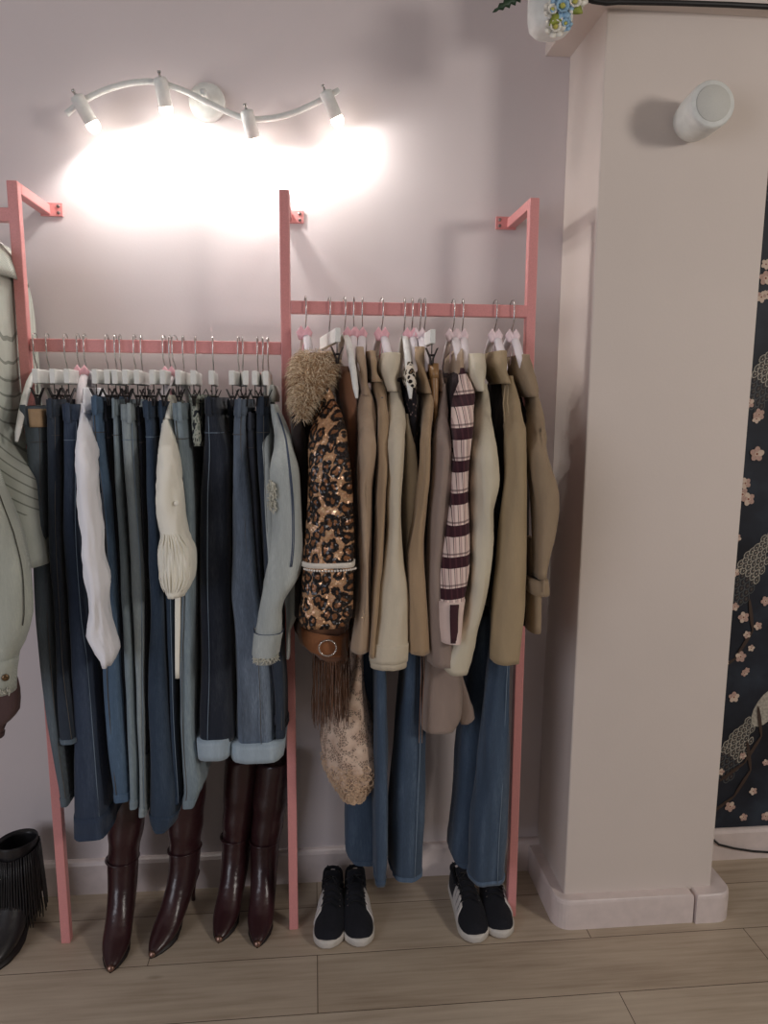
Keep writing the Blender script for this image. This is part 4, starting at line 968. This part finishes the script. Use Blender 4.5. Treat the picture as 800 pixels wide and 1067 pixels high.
# sneakers
M_can = cloth('black_canvas', (30, 31, 38), .15, .85); M_rub = plain('white_rubber', (214, 208, 200), .55); M_strp = plain('white_stripe_leather', (214, 208, 204), .5); M_lace_b = cloth('black_lace_cord', (20, 20, 24), .1)
M_dark_in = cloth('black_shoe_lining', (14, 14, 16), .1)
def make_sneaker(lat, name='sneaker'):
    """local: toe to +y, length .29; lat=+1/-1 is the outer (striped) side"""
    t = thing(name, '', 'shoe')
    st_ = [(0, .016), (.012, .026), (.035, .034), (.08, .037), (.12, .040), (.16, .042), (.20, .0455), (.235, .0445), (.262, .038), (.28, .025), (.29, .010)]
    def wid(y):
        for (a, b), (c, d) in zip(st_, st_[1:]):
            if a <= y <= c: return b+(d-b)*sm01((y-a)/(c-a)) if False else b+(d-b)*(y-a)/(c-a)
        return st_[-1][1]
    def bend(y): return -lat*.010*math.sin(math.pi*min(1, y/.29))*0.6
    ys = [0, .004, .012, .03, .06, .09, .12, .15, .18, .21, .235, .255, .272, .283, .29]
    pl = [(wid(y)+bend(y), y) for y in ys]+[(-wid(y)+bend(y), y) for y in reversed(ys)]
    toe = lambda y: .005*max(0, (y-.2)/.09)**2
    mb = MB()
    def lay(e, z): 
        out = []
        for x, y in pl:
            cx, cy = bend(y), .145; out.append((cx+(x-cx)*e, cy+(y-cy)*(1-(1-e)*.35), z+toe(y)))
        return out
    mb.rings([lay(.97, .0), lay(1.02, .003), lay(1.03, .016), lay(1.02, .023), lay(.95, .025)]); sole = part('sole', mb, M_rub, t, local=True, label='white rubber sole')
    # upper: open at the ankle
    prof = [(.004, .096, 1), (.015, .102, 1), (.04, .086, 1), (.07, .076, 1), (.095, .076, .9), (.115, .084, .35), (.14, .087, 0), (.165, .078, 0), (.19, .067, 0), (.215, .058, 0), (.24, .051, 0), (.262, .044, 0), (.277, .036, 0), (.2855, .028, 0)]
    rs = []
    for y, h, o in prof:
        w = wid(y)*.97; cx = bend(y); z0 = .022+toe(y)
        zi = h-.004 if o < .05 else None
        pr = [(-w, z0), (-w*1.02, z0+.35*(h-z0)), (-w*.78, z0+.7*(h-z0)), (-w*(.54+.20*o), h-.002*0-(0 if o > .5 else .10*(h-z0)))]
        inn = [(-w*(.44+.20*o), (h-.003)*o+(1-o)*(h-.02*(h-z0))), (-w*(.34+.20*o), .045*o+(1-o)*(h)), (0, .04*o+(1-o)*(h+.003))]
        half = pr+inn[:2]
        ring = [(cx+x, y, z) for x, z in half]+[(cx, y, inn[2][1])]+[(cx-x, y, z) for x, z in reversed(half)]
        rs.append(ring)
    mb = MB(); mb.rings(rs, True, True, closed=False); up = part('upper', mb, M_can, t, local=True, subdiv=1)
    # padded collar rim
    cp = []
    for i in range(25):
        a = -math.pi*.80+2*math.pi*.80*i/24
        y = .060-.047*math.cos(a); wv = wid(max(.006, y))*.74
        cp.append((bend(y)+wv*math.sin(a)/max(.6, abs(math.sin(a))) if abs(math.sin(a)) > .6 else bend(y)+wv*math.sin(a)/.6, y, .081+.008*math.cos(a)))
    part('collar_rim', MB().tube(cp, .0055, 8), M_can, up, local=True)
    tg_ = MB(); rr = []
    for y, z, w in ((.165, .083, .018), (.14, .096, .020), (.115, .106, .023), (.09, .118, .025), (.078, .124, .022)):
        rr.append([(bend(y)+w*u, y-.0, z-.006*u*u) for u in (-1, -.5, 0, .5, 1)]+[(bend(y)+w*u, y-.005, z-.006-.006*u*u) for u in (1, .5, 0, -.5, -1)])
    tg_.rings(rr); part('tongue', tg_, M_can, t, local=True)
    lc = MB()
    for i in range(5):
        y = .185-.019*i; z = .079+.0085*i; w = .021+.0012*i
        lc.tube([(bend(y)-w*1.15, y+.006, z-.011), (bend(y)-w*.5, y+.002, z+.001), (bend(y), y, z+.004), (bend(y)+w*.5, y-.002, z+.001), (bend(y)+w*1.15, y-.006, z-.011)], .0028, 6, .6)
    for sg in (-1, 1): lc.tube([(bend(.1), .106, .118), (sg*.014, .115, .126), (sg*.024, .128, .118), (sg*.016, .128, .112), (bend(.1), .108, .117)], .0018, 6)
    part('laces', lc, M_lace_b, t, local=True)
    for i in range(4):
        for sg in (-1, 1):
            y = .18-.021*i; z = .067+.006*i
            part('eyelet', MB().lathe([(.0006, .0), (.0026, .0006), (.0012, .0016)], (bend(y)+sg*(wid(y)*.58), y, z), (sg*.6, 0, 1), 8), M_screw, t, local=True)
    # slanted stripes on the outer side
    def side_pt(y, q):
        h = np.interp(y, [p[0] for p in prof], [p[1] for p in prof]); w = wid(y)*.97; z0 = .022+toe(y)
        xs_ = np.interp(q, [0, .35, .7, .92], [w*1.0, w*1.02, w*.80, w*.62]); return (bend(y)+lat*(xs_+.0022), y, z0+q*(h-z0))
    for i in range(4):
        y0 = .100+.025*i; rs = []
        for q in (.12, .3, .5, .7, .86):
            ya = y0+.030*(1-q); rs.append([side_pt(ya, q), side_pt(ya+.014, q), tuple(np.array(side_pt(ya+.014, q))-np.array((lat*.004, 0, 0))), tuple(np.array(side_pt(ya, q))-np.array((lat*.004, 0, 0)))])
        part('stripe', MB().rings(rs), M_strp, up, local=True, label='white side stripe', smooth=False)
    return t
def sneaker(proto, tip, heel, label, first=False):
    a, b = PF(*tip), PF(*heel); d = a-b; d /= np.linalg.norm(d); o = proto if first else copy_tree(proto)
    o.scale = (.99, .90, .90); h = a-d*.263; o.location = (h[0], h[1], 0); o.rotation_euler = (0, 0, math.atan2(-d[0], d[1])); return tag(o, label, 'shoe', 'black sneakers with white soles')
sl = make_sneaker(1); sr = make_sneaker(-1)
sneaker(sl, (340, 991), (347, 925), 'black sneaker with white sole, left shoe of the pair near the middle post', True)
sneaker(sr, (376, 989), (370, 925), 'black sneaker with white sole, right shoe of the pair near the middle post', True)
sneaker(sl, (497, 985), (476, 925), 'black sneaker with white stripes showing, left shoe of the pair by the right post')
sneaker(sr, (523, 980), (511, 925), 'black sneaker half covered by a jeans hem, right shoe by the right post')
# ================================================================== WALL FIXTURES
LY = -.088
lamp = thing('spotlight_bar', 'white wavy wall spotlight bar with four glowing heads', 'lamp', P(216, 108, -.02))
pth = [P(x, y, LY) for x, y in ((69, 119), (80, 110), (100, 98), (125, 89), (150, 85), (168, 87), (190, 94), (215, 106), (240, 118), (260, 124), (285, 123), (310, 116), (335, 104), (353, 94))]
sp = []
for i in range(len(pth)-1):
    a, b, c, d = pth[max(i-1, 0)], pth[i], pth[i+1], pth[min(i+2, len(pth)-1)]
    sp += [cr(a, b, c, d, j/5) for j in range(5)]
sp.append(pth[-1])
part('rail', MB().tube(sp, .0075, 12), M_white, lamp)
cn = P(216, 107, -.01)
can = part('wall_canopy', MB().lathe([(.047, 0), (.047, .02), (.044, .025), (.020, .027), (.008, .028), (.008, .085)], (cn[0], 0, cn[2]), (0, -1, 0), 36), M_white, lamp)
M_bulb = emit('glowing_bulb', (255, 240, 222), 14.0)
heads = [((80, 101), (97, 131), (138, 185)), ((167, 82), (172, 110), (195, 190)), ((257, 116), (263, 140), (262, 200)), ((339, 96), (352, 126), (371, 180))]
SPOT_W = 4.1
for i, (a, b, tg_px) in enumerate(heads):
    A = P(*a, LY-.016); B = P(*b, LY+.0)
    B = B+np.array((0, .004, 0)); ax = B-A; Ln = np.linalg.norm(ax); ax /= Ln
    h = part('spot_head', MB().lathe([(.010, -.004), (.0165, 0), (.0170, .004), (.0172, .062), (.0160, .062), (.0150, .03), (.001, .03)], A, ax, 28, cap=True), M_white, lamp)
    part('bulb', MB().lathe([(.008, .034), (.0125, .048), (.0165, .064), (.0168, .072), (.013, .082), (.006, .087), (.001, .088)], A, ax, 24), M_bulb, h, label='glowing frosted bulb')
    part('knob', MB().lathe([(.004, -.018), (.005, -.014), (.003, -.010), (.003, -.002)], A, ax, 12), M_chrome, h)
    tip = A+ax*.093
    ld = bpy.data.lights.new('bulb_light', 'SPOT'); ld.energy = SPOT_W*(.42 if i == 3 else 1.0); ld.spot_size = math.radians(179); ld.spot_blend = .42; ld.shadow_soft_size = .016; ld.color = (1, .97, .93)
    lo = bpy.data.objects.new('bulb_light', ld); COL.objects.link(lo)
    lo.location = tip; lo.rotation_euler = Vector(ax).to_track_quat('-Z', 'Y').to_euler()
    pd_ = bpy.data.lights.new('bulb_glow', 'POINT'); pd_.energy = .22; pd_.shadow_soft_size = .016; pd_.color = (1, .97, .93)
    po = bpy.data.objects.new('bulb_glow', pd_); COL.objects.link(po); po.location = A+ax*.098; po.parent = h; po.matrix_parent_inverse = Matrix.Translation(-Vector(ORG[lamp.name]))
    lo.parent = h; lo.matrix_parent_inverse = Matrix.Translation(-Vector(ORG[lamp.name]))
# white cylinder speaker on the pier
bk = P(716, 131, PY); fc_ = P(743, 107.5, PY-.125); axs = fc_-bk; Ls = np.linalg.norm(axs); axs /= Ls
spk = thing('wall_speaker', 'white cylindrical speaker mounted on the pier front', 'speaker', tuple(bk))
part('body', MB().lathe([(.012, .004), (.036, .006), (.047, .020), (.052, .05), (.054, Ls-.012), (.053, Ls-.004), (.050, Ls)], bk, axs, 40), M_white, spk)
part('grille', MB().lathe([(.041, Ls-.002), (.041, Ls+.0012), (.0395, Ls+.0025), (.001, Ls+.004)], bk, axs, 40), plain('grey_white_speaker_cloth', (206, 206, 200), .7, bump=.2, scale=900), spk, label='round pale grille with a ring groove')
part('mount', MB().lathe([(.022, -.004), (.022, .012)], (bk[0], PY-.001, bk[2]), (0, -1, 0), 24), M_white, spk)
# cables
cab = MB().tube([P(x, y, -.309) for x, y in ((600, -6), (618, 1), (632, 3), (645, 2), (700, 3), (760, 5), (800, 7), (860, 10))], .0065, 8)
tag(part('cable', cab, M_black, None, at=P(700, 5, -.309)), 'black cable running along the top of the pier', 'cable')
cab = MB().tube([(P(742, 874, -.03)[0], -.03, P(742, 874, -.03)[2])]+[P(x, y, -.028) for x, y in ((749, 880), (765, 884), (785, 887), (800, 888), (840, 889))], .0035, 8)
tag(part('cable', cab, M_black, None, at=P(775, 886, -.03)), 'thin black cable lying on the baseboard under the wallpaper', 'cable')
# hanging vase with artificial flowers
vx, vy = P(573, 20, -.32)[0], -.32
vb = P(575, 38, -.32)[2]
va = thing('flower_vase', 'white hanging vase of blue and white flowers at the top edge', 'flower vase', (vx, vy, vb))
part('pot', MB().lathe([(.020, 0), (.038, .004), (.048, .014), (.052, .035), (.053, .10), (.055, .17), (.050, .17), (.048, .12), (.001, .12)], (vx, vy, vb), (0, 0, 1), 32), M_white, va)
part('hanging_wire', MB().tube([(vx, vy, vb+.17), (vx, vy, 2.80)], .0012, 6), M_black, va)
rn = random.Random(12)
def blossom(c, r, mat, nm, petals=7):
    c = np.array(c); mb = MB()
    for ring_ in range(2):
        for i in range(petals):
            a = 2*math.pi*(i+.5*ring_)/petals; el = .35+.5*ring_
            dr = np.array((math.cos(a)*math.cos(el), -math.sin(el), math.sin(a)*math.cos(el))); sd = np.array((-math.sin(a), 0, math.cos(a)))
            rr = []
            for q, w in ((0, .1), (.35, .45), (.7, .55), (.9, .38), (1, .08)):
                p = c+dr*r*q*(1-.25*ring_); rr.append([p-sd*w*r*.7, p+np.array((0, -.003, 0)), p+sd*w*r*.7, p+np.array((0, .001, 0))])
            mb.rings(rr)
    f = part(nm, mb, mat, va)
    part('flower_core', MB().lathe([(.0005, -.2*r), (.2*r, -.05*r), (.2*r, .05*r), (.0005, .2*r)], c+np.array((0, -.45*r, 0)), (0, -1, 0), 10), plain('yellow_green_core', (196, 190, 96), .7), f)
fb = plain('blue_petal', (160, 196, 222), .6, var=.2); fw = plain('white_petal', (240, 236, 226), .6); fy = plain('yellow_green_leaf', (150, 160, 70), .6); fgm = plain('dark_green_leaf', (40, 66, 44), .5)
for x, y, r, m in ((584, 9, .030, fb), (597, 4, .028, fw), (577, 30, .026, fw), (574, 12, .022, fw), (590, -8, .03, fb), (604, -3, .024, fw), (588, 26, .018, fb)):
    blossom(P(x, y, vy-.058), r, m, 'flower')
def leaf(a, b, w, mat, nm, bend=.01, serr=False):
    a, b = np.array(a), np.array(b); d = b-a; sd = np.cross(d, (0, 1, 0)); sd /= np.linalg.norm(sd); rr = []
    n = 14
    for i in range(n+1):
        q = i/n; ww = w*math.sin(math.pi*min(1, q*.92+.06))*(1 if not serr else (1.0 if i % 2 else .45)); p = a+d*q+np.array((0, -bend*math.sin(math.pi*q), 0))
        rr.append([p-sd*ww, p+np.array((0, -.0015, 0)), p+sd*ww, p+np.array((0, .0015, 0))])
    part(nm, MB().rings(rr), mat, va)
leaf(P(552, -8, vy), P(513, 13, vy-.02), .014, fgm, 'leaf', serr=True); leaf(P(586, 14, vy-.05), P(572, 27, vy-.07), .012, fy, 'leaf'); leaf(P(590, 10, vy-.05), P(607, 14, vy-.07), .012, fy, 'leaf'); leaf(P(566, -6, vy-.04), P(540, -14, vy-.04), .014, fgm, 'leaf')
# ================================================================== LIGHT
w = bpy.data.worlds.new('room_ambient'); SC.world = w; w.use_nodes = True
bg = w.node_tree.nodes['Background']; bg.inputs[0].default_value = (.90, .91, .95, 1); bg.inputs[1].default_value = .09
def area(name, loc, tgt, size, energy, col, sy=None):
    ld = bpy.data.lights.new(name, 'AREA'); ld.energy = energy; ld.size = size; ld.color = col
    if sy: ld.shape = 'RECTANGLE'; ld.size_y = sy
    o = bpy.data.objects.new(name, ld); COL.objects.link(o); o.location = loc; o.rotation_euler = (Vector(tgt)-Vector(loc)).to_track_quat('-Z', 'Y').to_euler(); return o
area('shop_ceiling_light', (2.9, -2.9, 2.22), (.6, 0, 1.3), .55, 33, (1, .93, .86))
area('shop_window', (-2.6, -3.2, 1.5), (0, 0, 1.0), 1.6, 34, (.88, .90, 1.0), 1.8)
vs = SC.view_settings; vs.view_transform = 'Standard'; vs.look = 'None'; vs.exposure = 0; vs.gamma = 1; vs.use_curve_mapping = False
